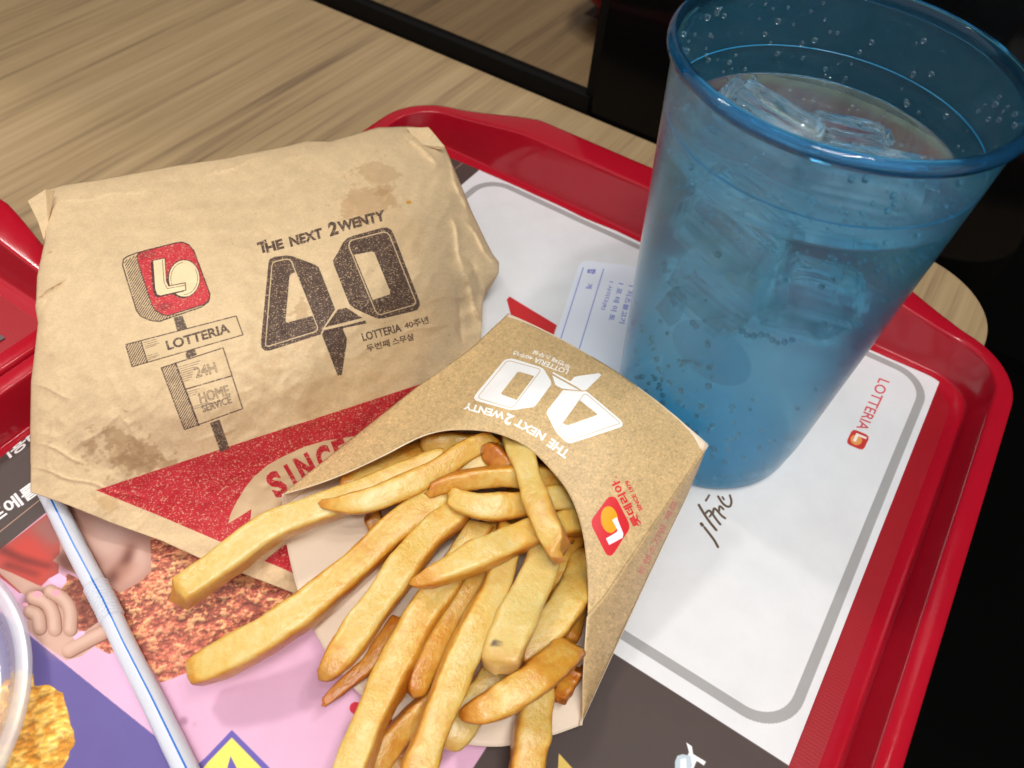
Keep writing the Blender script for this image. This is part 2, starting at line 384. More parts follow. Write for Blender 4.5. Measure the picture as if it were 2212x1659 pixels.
# ------------------------------------------------------------------ tray liner print
LX0, LY0, LX1, LY1 = -23.15, -12.0, 4.9, 29.80
def liner_sheet():
    s = Sheet(LX0, LY0, LX1, LY1, 58, 0.02, (78, 66, 63))
    H, W = s.H, s.W
    f1 = fbm(H, W, 26, 5, 5)[..., None]; crumb = fbm(H, W, 150, 9, 3); mid = fbm(H, W, 60, 31, 3); big = fbm(H, W, 22, 77, 3)
    R = lambda x0, y0, x1, y1: [(x0, y0), (x1, y0), (x1, y1), (x0, y1)]
    # photograph panel
    s.poly(R(-19.25, LY0, -2.8, 11.2), (222, 176, 206), world=True)
    # white game panel
    s.poly(R(-18.8, 11.2, LX1, LY1), (226, 227, 230), world=True)
    x0, y0, x1, y1, r = -18.1, 11.92, 4.45, 29.35, 1.35; P = []
    for cx_, cy_, a0 in ((x1 - r, y1 - r, 0), (x0 + r, y1 - r, 90), (x0 + r, y0 + r, 180), (x1 - r, y0 + r, 270)):
        P += [(cx_ + r * math.cos(math.radians(a0 + 9 * k)), cy_ + r * math.sin(math.radians(a0 + 9 * k))) for k in range(11)]
    s.stroke(P, .34, (164, 163, 163), close=True, world=True)
    s.poly([(1094, 650), (1100, 643), (1202, 705), (1193, 731), (1130, 760), (1105, 690)], (204, 48, 52))
    red = (206, 62, 70)
    s.text('LOTTERIA', (1897.5, 818), (1848, 925), (22, 8.5), red, bold=.004)
    # badge
    def place(c, ex, ey, pts): return [(c[0] + ex[0] * x + ey[0] * y, c[1] + ex[1] * x + ey[1] * y) for x, y in pts]
    rr = [(x * .98, y * .98) for x, y in [(-1, -.55), (-.88, -.88), (-.55, -1), (.55, -1), (.88, -.88), (1, -.55), (1, .55), (.88, .88), (.55, 1), (-.55, 1), (-.88, .88), (-1, .55)]]
    c, ex, ey = (1851.5, 951), (-7.5, 16), (19, 8.0)
    s.poly(place(c, ex, ey, rr), (196, 52, 48)); s.poly(place(c, ex, ey, [(.1 + .62 * math.cos(t), -.15 + .62 * math.sin(t)) for t in np.linspace(0, 6.28, 24)]), (226, 156, 84))
    s.poly(place(c, ex, ey, [(-.7, .75), (-.42, .75), (-.42, -.1), (.35, -.1), (.35, -.45), (-.7, -.45)]), (246, 232, 226))
    # handwriting
    o = np.array((1206.9, 932.6)); k = .2315; ink = (92, 76, 62)
    for pts, wd in (([(1396, 600), (1366, 650)], 4.2), ([(1300, 690), (1340, 760), (1400, 850), (1462, 925)], 5.2), ([(1362, 770), (1395, 735), (1425, 770), (1465, 830), (1500, 872)], 4.6),
                    ([(1400, 800), (1420, 770)], 3.6), ([(1432, 765), (1440, 715), (1470, 740), (1510, 790), (1545, 815)], 4.6), ([(1490, 745), (1490, 690), (1530, 730)], 4),
                    ([(1480, 610), (1530, 690), (1590, 715), (1608, 660), (1590, 600)], 4.6), ([(1535, 640), (1520, 615)], 3.4),
                    ([(1322, 866), (1334, 880)], 6.2), ([(1352, 900), (1395, 955), (1445, 1020), (1478, 1083)], 5)):
        s.brush(smooth_line(o + np.array(pts) * k, 44), wd, ink)
    # brown strip lines and lettering
    for x in (-19.82, -22.58): s.stroke([(x, LY0), (x, LY1)], .045, (178, 140, 118), world=True)
    wht = (240, 238, 238)
    s.text('프에를', (-14, 1141), (92, 1064), (-19, -25), wht, bold=.03)
    s.text('i용t', (24, 995), (78, 952), (-15, -20), wht, bold=.03)
    # pale piece of lettering and yellow corner at the lower right
    o2 = np.array((1097, 1371.5)); k2 = .504
    for pl, cl in (([(760, 462), (785, 480), (790, 512), (845, 545), (836, 562), (805, 542), (792, 575), (770, 600), (765, 520), (772, 505)], (238, 240, 244)), ([(712, 545), (722, 520), (745, 513), (778, 520), (785, 560), (770, 620), (712, 620)], (190, 204, 216)),
                   ([(735, 535), (760, 530), (765, 620), (735, 620)], (236, 242, 246)), ([(216, 508), (290, 590), (210, 600)], (232, 200, 104))):
        s.poly(o2 + np.array(pl) * k2, cl)
    # purple field
    s.poly([(-400, 1050), (-200, 1170), (0, 1322), (66, 1375), (131, 1427), (333, 1589), (426, 1662), (520, 1750), (300, 2300), (-500, 2300)], (100, 88, 152))
    s.poly([(501, 1578), (582, 1659), (640, 1740), (330, 1740), (444, 1637)], (104, 92, 176)); s.poly([(501, 1594), (566, 1661), (612, 1740), (370, 1740), (453, 1643)], (250, 228, 108)); s.poly([(498, 1634), (512, 1661), (530, 1740), (470, 1740)], (104, 92, 176))
    for c_, rad in (((768, 1531), 13), ((842, 1562), 9)):
        s.poly([(c_[0] + rad * math.cos(t), c_[1] + rad * math.sin(t)) for t in np.linspace(0, 6.28, 20)], (206, 40, 66))
    # red chicken: flakes of gold over deep red brown
    D = lambda pts: np.array(pts, float) * .4378 + np.array([0, 932.6])
    def ragged(P, amp, seed, n=220):
        P = resample(np.r_[np.asarray(P, float), [P[0]]], n)[:-1]; r = np.random.RandomState(seed); c = P.mean(0)
        w = np.convolve(np.r_[r.randn(n - 1), r.randn(4)], [.2, .3, .3, .2], 'same')[:n - 1]
        d = P - c; d /= np.linalg.norm(d, axis=1)[:, None]; return P + d * (w * amp)[:, None]
    fine = fbm(H, W, 330, 61, 2); tiny = fbm(H, W, 620, 67, 2)
    g = np.clip((fine * .45 + crumb * .3 + mid * .25 - .53) * 16, 0, 1)[..., None]; g2 = np.clip((crumb * .6 + tiny * .4 - .5) * 5 + .5, 0, 1)[..., None]; b2 = np.clip((big - .45) * 4, 0, 1)[..., None]
    ca = (np.array([138, 74, 62]) * (1 - g2) + np.array([190, 112, 86]) * g2); ca = ca * (1 - g * .75) + np.array([226, 176, 124]) * g * .75; ca = ca * (1 - .35 * b2) + np.array([184, 96, 84]) * .35 * b2; ca = ca * 1.1
    hgt = fine * .6 + crumb * 1.2 + mid * .8; rel = (np.roll(hgt, 3, 0) - np.roll(hgt, -3, 0)) + (np.roll(hgt, -3, 1) - np.roll(hgt, 3, 1)); rel = np.clip(1 + rel * .4, .7, 1.25)[..., None]; ca = ca * rel
    red_ch = (ca / 255).astype(np.float32)
    g3 = np.clip((mid * .5 + crumb * .5 - .5) * 5 + .5, 0, 1)[..., None]; cb = np.array([208, 140, 44]) * (1 - g3) + np.array([242, 192, 84]) * g3; cb = cb * (1 - g * .7) + np.array([250, 214, 128]) * g * .7; cb = cb * (1 - .25 * b2) + np.array([196, 120, 40]) * .25 * b2
    cb = cb * (rel * .7 + .3)
    gold_ch = (cb / 255).astype(np.float32)
    s.poly(ragged(D([(740, 430), (1030, 560), (1500, 640), (1560, 800), (1380, 930), (1260, 1010), (1100, 1070), (930, 1190), (790, 1240), (720, 1130), (640, 1060), (540, 1098), (470, 1060), (370, 960), (290, 760), (330, 700), (500, 780), (700, 720)]), 2.2, 3), red_ch)
    s.blur_blob(D([(300, 720), (520, 760), (520, 1000), (420, 1000), (330, 860)]), (70, 26, 20), 8, .45)
    # red sleeve and the hand above
    s.poly(D([(-300, 700), (-300, 600), (0, 590), (235, 410), (300, 560), (290, 700), (240, 730), (180, 790), (100, 800), (0, 720)]), (176, 74, 66))
    for P, c_, so, al in (([(0, 600), (150, 520), (270, 640), (200, 760), (60, 700)], (196, 66, 56), 8, .9), ([(0, 560), (120, 620), (260, 660), (255, 680), (110, 650), (0, 600)], (96, 36, 34), 5, .8),
                          ([(30, 640), (200, 700), (190, 720), (20, 670)], (84, 34, 30), 5, .6), ([(235, 420), (300, 430), (320, 560), (250, 560), (150, 480)], (150, 98, 92), 8, .9)):
        s.blur_blob(D(P), c_, so, al)
    s.poly(D([(290, 380), (420, 330), (740, 510), (748, 690), (680, 750), (590, 800), (540, 760), (480, 720), (380, 710), (262, 640), (300, 600)]), (186, 142, 128))
    for P, c_, so, al in (([(440, 420), (640, 480), (560, 640), (470, 640)], (206, 170, 158), 12, .9), ([(640, 600), (700, 560), (740, 640), (700, 700), (620, 750)], (214, 176, 162), 8, .9),
                          ([(520, 720), (600, 640), (640, 560), (660, 575), (640, 680), (560, 760)], (92, 44, 34), 7, .85), ([(270, 610), (330, 590), (420, 700), (300, 690)], (92, 48, 40), 8, .9), ([(400, 560), (520, 640), (470, 700), (380, 640)], (150, 98, 84), 9, .6),
                          ([(560, 660), (700, 640), (690, 700), (590, 770)], (200, 150, 132), 8, .7)):
        s.blur_blob(D(P), c_, so, al)
    s.poly(D([(240, 728), (295, 703), (330, 722), (330, 745), (300, 782), (262, 752)]), (238, 186, 218))
    # lower hand with folded fingers
    s.poly(D([(-300, 560), (0, 700), (110, 800), (150, 830), (130, 880), (140, 980), (200, 1040), (330, 1130), (400, 1110), (480, 1050), (540, 1000), (560, 960), (500, 930), (400, 1000), (380, 970), (388, 900), (370, 840), (320, 820), (300, 790), (250, 780), (190, 760), (60, 700)]), (198, 158, 142))
    def finger(P, w, seed):
        c0 = D(P); q = smooth_line(c0, 20)
        q = smooth_line(c0, 40); s.brush(q + np.array([1.2, 1]), w * 1.04, (118, 76, 64))
        for i_, (dw, cc) in enumerate(((1.0, (176, 132, 114)), (.84, (190, 148, 130)), (.62, (200, 161, 143)), (.36, (210, 174, 157)))): s.brush(q - np.array([1, 1]) * i_ * .8, w * dw, cc)
    s.blur_blob(D([(110, 840), (150, 790), (300, 780), (330, 830), (180, 900)]), (80, 44, 40), 7, .85)
    for P, w in (([(165, 820), (230, 840), (265, 900), (270, 975)], 30), ([(250, 790), (320, 830), (350, 890), (345, 975)], 30), ([(150, 890), (190, 905), (195, 970)], 30), ([(520, 985), (430, 1030), (340, 1080)], 32)): finger(P, w, 1)
    for c_, rx, ry in (((187, 805), 26, 17), ((277, 798), 24, 17), ((128, 855), 14, 9)):
        s.poly(D([(c_[0] + rx * math.cos(t), c_[1] + ry * math.sin(t)) for t in np.linspace(0, 6.28, 18)]), (226, 160, 172))
    s.blur_blob(D([(200, 1000), (380, 1010), (330, 1110), (260, 1090)]), (212, 172, 154), 9, .8)
    s.poly(D([(395, 985), (420, 985), (420, 1000), (370, 1030), (360, 1015)]), (238, 186, 218))
    # golden chicken, lower left
    s.poly(ragged(D([(100, 1180), (160, 1200), (170, 1255), (240, 1250), (310, 1290), (318, 1330), (345, 1400), (350, 1450), (380, 1530), (350, 1575), (300, 1690), (-300, 1900), (-200, 1400)]), 2.4, 8), gold_ch)
    # a drop of oil on the pink
    s.blur_blob([(397 + 9 * math.cos(t), 1558 + 9 * math.sin(t)) for t in np.linspace(0, 6.28, 14)], (176, 128, 158), 2, .9); s.blur_blob([(421 + 4 * math.cos(t), 1565 + 4 * math.sin(t)) for t in np.linspace(0, 6.28, 9)], (196, 150, 178), 2, .8)
    s.a *= (1 + (f1 - .5) * .05)
    return s
LIN = liner_sheet(); LIMG = LIN.image('liner_print')
LMAT = paper_image_mat('printed_liner_paper', LIMG, .55, .12, 700)
def liner():
    n, m = 170, 116; xs = np.linspace(LX0, LX1, m); ys = np.linspace(LY0, LY1, n); V = []; UV = []
    for y in ys:
        for x in xs:
            z = .05 + .05 * mnoise.noise((x * .16, y * .16, 3)) + .014 * mnoise.noise((x * .6, y * .6, 9)) + .03 * max(0, mnoise.noise((x * .11 + y * .05, y * .03, 20)))
            V.append((x, y, max(.025, z + .02))); UV.append(((x - LX0) / (LX1 - LX0), (y - LY0) / (LY1 - LY0)))
    tag(build('tray_liner', V, grid_faces(n, m), LMAT, uvs=UV), 'printed paper liner with white panel, brown bands and chicken photograph in the tray', 'paper liner')
liner()
v, f = box(-51, -28, .02, -27.1, 8.6, .06)
tag(build('tray_liner', v, f, mat('brown_liner_paper', srgb(92, 84, 84), .6), smooth=False), 'plain grey brown paper liner corner in the left tray', 'paper liner')

# ------------------------------------------------------------------ receipt
def receipt():
    s = Sheet(-17, 8, -4, 30.0, 58, .12, (233, 238, 250)); ink = (112, 122, 200)
    def dash(a, b, n=70):
        a, b = np.array(a, float), np.array(b, float)
        for i in range(n): s.stroke([a + (b - a) * (i / n), a + (b - a) * ((i + .62) / n)], 1.8, ink)
    dash((1260, 578), (1192, 793)); dash((1303.9, 581), (1222, 850), 84)
    s.text('합', (1270, 580), (1268, 591), (18, 1.5), ink, bold=.03); 
    s.text('계', (1268, 612), (1265, 623), (13, 1), ink, bold=.01)
    s.text('1 사이다(R)', (1315, 607), (1297, 668), (11, 2.4), ink, bold=.01)
    s.text('1 포 테 이 토', (1336, 611), (1314, 691), (12, 2.4), ink, bold=.012)
    s.text('1 치즈불고기', (1358, 616), (1337, 697), (12, 2.4), ink, bold=.01)
    s.text('메  뉴', (1378, 616), (1362, 697), (12, 2.4), ink, bold=.01)
    img = s.image('receipt_print'); m = paper_image_mat('thermal_receipt_paper', img, .5, .05)
    top = [(1250, 574, .14), (1258, 565, .14), (1271, 563, .14), (1330, 570, .15), (1364, 575, .15), (1450, 590, .14)]
    bot = [(1160, 830, .13), (1420, 900, .13)]
    G = coons(top, bot, [(1250, 574, .14), (1207, 702, .16), (1160, 830, .13)], [(1450, 590, .14), (1420, 900, .13)], 40, 30)
    P = at_many(G[..., 0], G[..., 1], G[..., 2] + .03); uv = s.uv(G[..., 0], G[..., 1])
    o = build('receipt', P.reshape(-1, 3), grid_faces(40, 30), m, uvs=uv.reshape(-1, 2))
    tag(o, 'white paper receipt with blue printing partly under the blue cup and fries box', 'receipt')
receipt()

# ------------------------------------------------------------------ the "40" emblem shared by the wrapper and the fries box (drawing units)
E40 = dict(
    four=[(238, 625), (250, 598), (290, 578), (400, 566), (450, 575), (640, 645), (672, 668), (690, 705), (818, 1035), (708, 1205), (690, 1255), (665, 1262), (245, 1396), (205, 1395), (178, 1370), (170, 1330)],
    four_hole=[(420, 745), (440, 722), (470, 712), (625, 1092), (395, 1152), (385, 1140)],
    four_line=[(266, 660), (275, 630), (300, 618), (395, 598), (422, 603), (440, 625), (664, 1190), (662, 1215), (645, 1230), (235, 1358), (213, 1352), (212, 1325)],
    cross=[(840, 1035), (915, 1018), (1065, 1112), (722, 1198)],
    bar=[(722, 1225), (1080, 1132), (1090, 1158), (885, 1200), (705, 1250)],
    spike=[(705, 1262), (720, 1218), (888, 1180), (888, 1218), (920, 1290), (915, 1350), (875, 1608), (840, 1613)],
    zero=[(800, 610), (858, 510), (885, 455), (925, 415), (985, 392), (1215, 328), (1268, 322), (1308, 345), (1328, 385), (1550, 960), (1556, 1000), (1535, 1040), (1490, 1055), (1235, 1115), (1190, 1117), (1140, 1098), (990, 1030), (942, 990), (925, 950), (805, 645)],
    zero_hole=[(983, 562), (1135, 530), (1160, 540), (1298, 880), (1295, 905), (1145, 955)],
    zero_line=[(938, 490), (942, 450), (965, 432), (1240, 362), (1272, 370), (1293, 395), (1513, 950), (1518, 980), (1495, 1000), (1220, 1080), (1190, 1078), (1168, 1050)])
def emblem40(s, tf, col, paper, lw, grit):
    E = {k: tf(np.array(v, float)) for k, v in E40.items()}
    s.put(s.cover(np.concatenate([s.loop(E['four']), s.loop(E['four_hole'])])), col, grit=grit)
    s.put(s.cover(np.concatenate([s.loop(E['zero']), s.loop(E['zero_hole'])])), col, grit=grit)
    for k in ('spike', 'bar', 'cross'): s.poly(E[k], col, grit=grit)
    s.stroke(E['four_line'], lw, paper, close=True); s.stroke(E['zero_line'], lw, paper, close=True)
    s.stroke(E['cross'], lw * .8, paper, close=True)

# ------------------------------------------------------------------ wrapped burger
WH = 4.6
def wrapper_sheet():
    s = Sheet(-31, 1, -8, 28, 78, WH, (216, 189, 149)); H, W = s.H, s.W
    pap = np.array([216, 189, 149]) / 255.
    fine = fbm(H, W, 420, 3, 3); mid = fbm(H, W, 60, 8, 4); big = fbm(H, W, 7, 21, 3)
    s.a *= (1 + (fine - .5) * .10 + (mid - .5) * .08 + (big - .5) * .06)[..., None]
    r = np.random.RandomState(4)
    speck = (np.clip((fbm(H, W, 700, 40, 2) - .63) * 12, 0, 1)); grit = 1 - .75 * speck; grit = grit * (.93 + .14 * (fbm(H, W, 260, 50, 2) - .5))
    grit = np.clip(grit, 0, 1).astype(np.float32)
    ink = (74, 56, 50); red = (186, 30, 44)
    # stains of oil
    for P, c_, so, al, ro in (([(735, 425), (790, 412), (852, 405), (862, 440), (905, 500), (910, 560), (870, 560), (790, 520), (740, 462)], (190, 148, 104), 3, .35, .8),
                          ([(735, 440), (760, 405), (830, 405), (860, 440), (800, 470), (745, 470)], (168, 126, 86), 3, .62, .9), ([(770, 360), (800, 345), (850, 360), (868, 382), (830, 400), (790, 392)], (172, 132, 92), 3, .65, .8),
                          ([(812, 400), (836, 398), (850, 412), (822, 422)], (160, 118, 80), 2, .7, .7), ([(642, 655), (660, 640), (665, 700), (640, 710)], (150, 112, 78), 2, .6, .9),
                          ([(225, 925), (262, 928), (310, 960), (345, 975), (395, 1012), (330, 1022), (250, 1008), (235, 975)], (140, 104, 66), 3, .72, 1.0), ([(255, 955), (300, 965), (345, 1010), (260, 1020)], (124, 90, 56), 5, .5, .9), ([(193, 945), (203, 950), (208, 985), (197, 990), (190, 965)], (146, 108, 72), 2, .7, .8),
                          ([(190, 1075), (225, 1070), (262, 1085), (255, 1108), (215, 1102)], (186, 140, 82), 3, .6, .8), ([(105, 768), (112, 762), (114, 770), (107, 774)], (150, 112, 72), 1.5, .8, .5), ([(628, 830), (690, 815), (760, 790), (720, 880), (655, 905), (630, 870)], (186, 148, 108), 5, .45, .8),
                          ([(640, 690), (700, 690), (690, 735), (650, 740)], (176, 136, 100), 4, .4, 1.0), ([(530, 790), (640, 770), (620, 800), (560, 812)], (190, 146, 100), 3, .4, 1.2)):
        s.blur_blob(P, c_, so * 3.5, al * .5, seed=int(P[0][0]), rough=ro)
    for _ in range(70):
        u, v = r.uniform(110, 1000), r.uniform(330, 1050); rad = r.uniform(.8, 2.2)
        s.poly([(u + rad * math.cos(t), v + rad * math.sin(t)) for t in np.linspace(0, 6.28, 9)], (170, 128, 84), alpha=.35)
    s.poly([(883 + 6 * math.cos(t), 437 + 4 * math.sin(t)) for t in np.linspace(0, 6.28, 12)], (214, 146, 40), alpha=.85)
    # red band
    s.poly([(208, 1059), (350, 1012), (490, 966), (700, 898), (905, 831), (1100, 770), (1100, 1420), (760, 1300), (620, 1232), (480, 1172), (340, 1112)], red, grit=grit)
    D3 = lambda pts: np.array(pts, float) * .4378 + np.array([0, 932.6])
    s.poly(D3([(1125, 455), (1140, 400), (1170, 340), (1210, 275), (1250, 225), (1320, 165), (1400, 120), (1500, 75), (1600, 45), (1760, 20), (1990, 0), (2100, 300), (2000, 520), (1700, 520), (1400, 560), (1300, 640), (1215, 560), (1220, 490), (1240, 382)]), tuple((pap * 255 * .99)))
    s.poly(D3([(1310, 640), (1400, 572), (1700, 560), (1700, 800), (1460, 692)]), red, grit=grit)
    s.poly(D3([(1140, 560), (1230, 500), (1240, 382), (1200, 410)]), red, grit=grit)
    for ch, c_, a, w in (('S', (598, 1046), -31, 33), ('I', (630, 1029), -30, 9), ('N', (661, 1010), -28, 36), ('C', (702, 991), -25, 34), ('E', (738, 976), -22, 28)):
        a = math.radians(a); d = np.array([math.cos(a), math.sin(a)]); n = np.array([d[1], -d[0]]); b0 = np.array(c_, float) - d * w / 2 - n * 25
        s.text(ch, b0, b0 + d * w, n * 50, red, bold=.05, grit=grit)
    # emblem
    o = np.array([521.2, 411.4]); k = .24796; T = lambda P: o + P * k
    emblem40(s, T, ink, tuple(pap * 250), 2.4, grit)
    def tx(t, a, b, up, bold=.03): s.text(t, T(np.array(a, float)), T(np.array(b, float)), np.array(up, float) * k, ink, bold=bold, grit=grit)
    tx('T', (158, 552), (158 + 80, 520), (-22, -88), .05); tx('HE', (222, 540), (375, 498), (-20, -74), .05); tx('NEXT', (430, 488), (716, 405), (-18, -76), .05)
    tx('2', (772, 396), (850, 372), (-22, -104), .045); tx('WENTY', (850, 358), (1262, 252), (-18, -78), .05)
    tx('LOTTERIA', (1062, 1312), (1400, 1225), (-18, -64), .025); tx('40주년', (1428, 1212), (1636, 1158), (-14, -64), .02)
    tx('두번째', (1098, 1408), (1300, 1358), (-14, -62), .02); tx('스무살', (1322, 1352), (1510, 1302), (-14, -62), .02)
    # road sign drawing
    o2 = np.array([219.4, 466.3]); k2 = .31426; G = lambda P: o2 + np.array(P, float) * k2
    for P in ([(495, 700), (555, 685), (590, 775), (520, 795)], [(575, 930), (640, 915), (655, 955), (585, 985)], [(745, 1425), (810, 1400), (880, 1600), (818, 1625)]): s.poly(G(P), (86, 70, 60), grit=grit)
    side = [(150, 300), (175, 280), (240, 255), (545, 180), (590, 195), (625, 235), (745, 540), (735, 590), (690, 625), (500, 690), (400, 725), (340, 720), (270, 690), (240, 650), (145, 340)]
    s.poly(G(side), tuple(pap * 250)); s.stroke(G(side), 2.6, ink, close=True, grit=grit)
    def hatch(poly, a, b, step, wd):
        """pen strokes parallel to a->b clipped to poly"""
        P = np.array(poly, float); d = np.array(b, float) - np.array(a, float); d /= np.linalg.norm(d); n = np.array([-d[1], d[0]])
        lo, hi = (P @ n).min(), (P @ n).max(); q = lo + step
        while q < hi:
            ts = []
            for p0, p1 in zip(P, np.roll(P, -1, 0)):
                u0, u1 = p0 @ n - q, p1 @ n - q
                if u0 * u1 < 0: ts.append((p0 + (p1 - p0) * u0 / (u0 - u1)) @ d)
            ts.sort()
            for t0, t1 in zip(ts[::2], ts[1::2]): s.stroke(G([d * (t0 + 4) + n * q, d * (t1 - 4) + n * q]), wd, ink, grit=grit)
            q += step
    hatch([(152, 310), (250, 262), (250, 320), (345, 610), (370, 650), (420, 680), (560, 670), (400, 722), (340, 718), (270, 688), (242, 645)], (150, 390), (230, 270), 14, 2.0)
    face = [(245, 275), (258, 252), (300, 238), (520, 183), (560, 182), (600, 198), (635, 240), (742, 530), (742, 572), (705, 608), (460, 685), (420, 680), (370, 650), (345, 610), (250, 320)]
    s.poly(G(face), (198, 44, 58), grit=grit); s.stroke(G(face), 2.2, ink, close=True, grit=grit)
    r2 = np.random.RandomState(2)
    for q in range(10):
        y = 262 + q * 9 + (250 if q > 4 else 0) + (60 if q > 4 else 0); x = 258 + (y - 262) * .33; l_ = r2.uniform(60, 150)
        s.stroke(G([(x, y), (x + l_, y - l_ * .27)]), .9, ink, grit=grit)
    cir = [(568 + 108 * math.cos(t), 430 + 128 * math.sin(t)) for t in np.linspace(0, 2 * math.pi, 40)]
    s.poly(G([(x - 10, y + 8) for x, y in cir]), ink, grit=grit); s.poly(G(cir), (236, 214, 172)); s.stroke(G(cir), 1.8, ink, close=True, grit=grit)
    s.stroke(G([(568 + 92 * math.cos(t), 430 + 110 * math.sin(t)) for t in np.linspace(-.6, 1.6, 20)]), .9, ink, grit=grit)
    s.stroke(G([(568 + 92 * math.cos(t), 430 + 110 * math.sin(t)) for t in np.linspace(2.6, 4.6, 20)]), .9, ink, grit=grit)
    Lp = [(352, 306), (436, 290), (446, 450), (462, 482), (575, 460), (580, 510), (405, 550), (380, 542), (366, 500)]
    s.poly(G([(x - 14, y + 10) for x, y in Lp]), ink, grit=grit); s.poly(G(Lp), (236, 214, 172)); s.stroke(G(Lp), 1.8, ink, close=True, grit=grit)
    s.stroke(G([(418, 300), (430, 460), (452, 500), (570, 478)]), 1.1, ink, grit=grit)
    b1 = [(165, 885), (925, 688), (972, 818), (210, 1037)]
    s.poly(G(b1), tuple(pap * 252)); s.stroke(G(b1), 2.2, ink, close=True, grit=grit); s.stroke(G([(270, 858), (315, 1005)]), 2.2, ink, grit=grit)
    hatch([(165, 885), (270, 858), (315, 1005), (210, 1037)], (190, 990), (255, 880), 14, 2.0)
    for q in range(7):
        y = 872 + q * 13 + (42 if q > 3 else 0); s.stroke(G([(290 + q * 4, y), (375 + (q % 3) * 10, y - 24)]), .9, ink, grit=grit)
    tx2 = lambda t, a, b, up, **kw: s.text(t, G(a), G(b), np.array(up, float) * k2, ink, grit=grit, **kw)
    tx2('LOTTERIA', (455, 922), (886, 798), (-16, -58), bold=.03)
    b2 = [(410, 1045), (835, 907), (970, 1325), (570, 1470)]
    s.stroke(G(b2), 2.2, ink, close=True, grit=grit); s.stroke(G([(508, 1012), (668, 1440)]), 3.8, ink, grit=grit); s.stroke(G([(578, 1192), (893, 1100)]), 2.4, ink, grit=grit)
    hatch([(410, 1045), (508, 1012), (668, 1440), (570, 1470)], (440, 1110), (500, 1010), 14, 2.0)
    for q in range(13):
        y = 1040 + q * 14 + (60 if q > 7 else 0) + (60 if q > 10 else 0); x = 530 + (y - 1040) * .35; l_ = (150, 130, 100, 120, 80, 70, 60, 40, 80, 60, 50, 110, 190)[q]
        s.stroke(G([(x, y), (x + l_, y - l_ * .3)]), .9, ink, grit=grit)
    tx2('24H', (652, 1112), (796, 1074), (-20, -66), outline=1.0); tx2('HOME', (682, 1288), (882, 1230), (-18, -66), outline=1.0); tx2('SERVICE', (700, 1350), (896, 1284), (-14, -44), outline=.9)
    return s
WS = wrapper_sheet(); WIMG = WS.image('wrapper_print')
def paper_wrap_mat():
    m = paper_image_mat('greaseproof_wrapping_paper', WIMG, .58, .15, 1200)
    BS(m).inputs['Subsurface Weight'].default_value = .0
    return m
WMAT = paper_wrap_mat()
def rbf(pts, U, V):
    P = np.array(pts, float); c = P[:, :2] / 200.; n = len(P)
    phi = lambda r: np.where(r > 1e-9, r * r * np.log(r + 1e-9), 0)
    A = phi(np.linalg.norm(c[:, None] - c[None], axis=2)) + np.eye(n) * .02
    Q = np.c_[np.ones(n), c]; K = np.block([[A, Q], [Q.T, np.zeros((3, 3))]]); w = np.linalg.solve(K, np.r_[P[:, 2], 0, 0, 0])
    X = np.stack([U, V], -1) / 200.; r = np.linalg.norm(X[..., None, :] - c, axis=-1)
    return phi(r) @ w[:n] + w[n] + X @ w[n + 1:]
WH_PTS = [(98, 410, 4.0), (320, 366, 4.6), (550, 322, 4.9), (720, 300, 4.9), (925, 278, 4.3), (980, 350, 3.9), (1010, 440, 3.3), (1062, 545, 2.4), (1076, 592, 2.1), (1042, 640, 1.5), (1040, 715, .9),
          (250, 520, 5.4), (500, 500, 6.0), (750, 450, 6.0), (880, 450, 5.3), (300, 700, 5.7), (600, 680, 6.2), (820, 640, 5.6), (940, 620, 4.0), (80, 600, 4.7), (74, 770, 4.0), (65, 930, 2.8), (66, 1062, 1.35),
          (250, 900, 4.1), (450, 880, 4.9), (650, 850, 4.7), (800, 800, 3.9), (900, 780, 2.5), (980, 740, 1.5), (300, 1050, 1.9), (520, 1010, 2.6), (700, 960, 2.4), (820, 900, 2.0), (200, 1110, 1.15), (350, 1170, .85), (446, 1213, .75), (626, 1279, .6),
          (560, 1110, 1.3), (650, 1100, 1.0), (850, 1370, .3), (900, 1000, .55), (750, 1150, .55), (1000, 850, .5)]
CREASES = [  # a, b, height of the fold (cm), half width (view px)
    ((110, 440), (330, 408), .05, 10), ((330, 400), (445, 384), -.05, 10), ((430, 388), (560, 340), .08, 9), ((600, 352), (680, 328), .04, 8), ((640, 345), (620, 410), .05, 7),
    ((78, 650), (140, 600), .12, 6), ((80, 700), (108, 640), -.10, 5), ((85, 560), (120, 540), .1, 5), ((70, 1010), (330, 1085), .05, 4), ((90, 960), (180, 1000), .05, 5), ((70, 830), (150, 860), .05, 7),
    ((960, 320), (1010, 470), .12, 7), ((1005, 480), (1075, 580), .12, 7), ((1010, 560), (1050, 640), -.14, 8), ((975, 470), (1000, 580), .12, 9), ((1000, 590), (1040, 700), .16, 8), ((985, 640), (1000, 740), -.12, 10), ((930, 650), (1010, 640), .06, 8),
    ((830, 330), (900, 300), .06, 5), ((880, 300), (945, 350), .12, 5), ((700, 340), (760, 380), .03, 8), ((150, 980), (260, 900), .05, 8), ((260, 900), (300, 960), .05, 6), ((330, 870), (380, 800), .03, 8), ((150, 700), (240, 660), .04, 9),
    ((420, 960), (520, 920), .04, 6), ((300, 780), (250, 850), .04, 8), ((560, 420), (640, 380), .04, 8), ((450, 440), (360, 460), .03, 8), ((870, 720), (960, 700), .06, 8), ((600, 930), (700, 905), .05, 6), ((110, 900), (100, 1050), .06, 6), ((240, 500), (210, 600), .04, 10)]
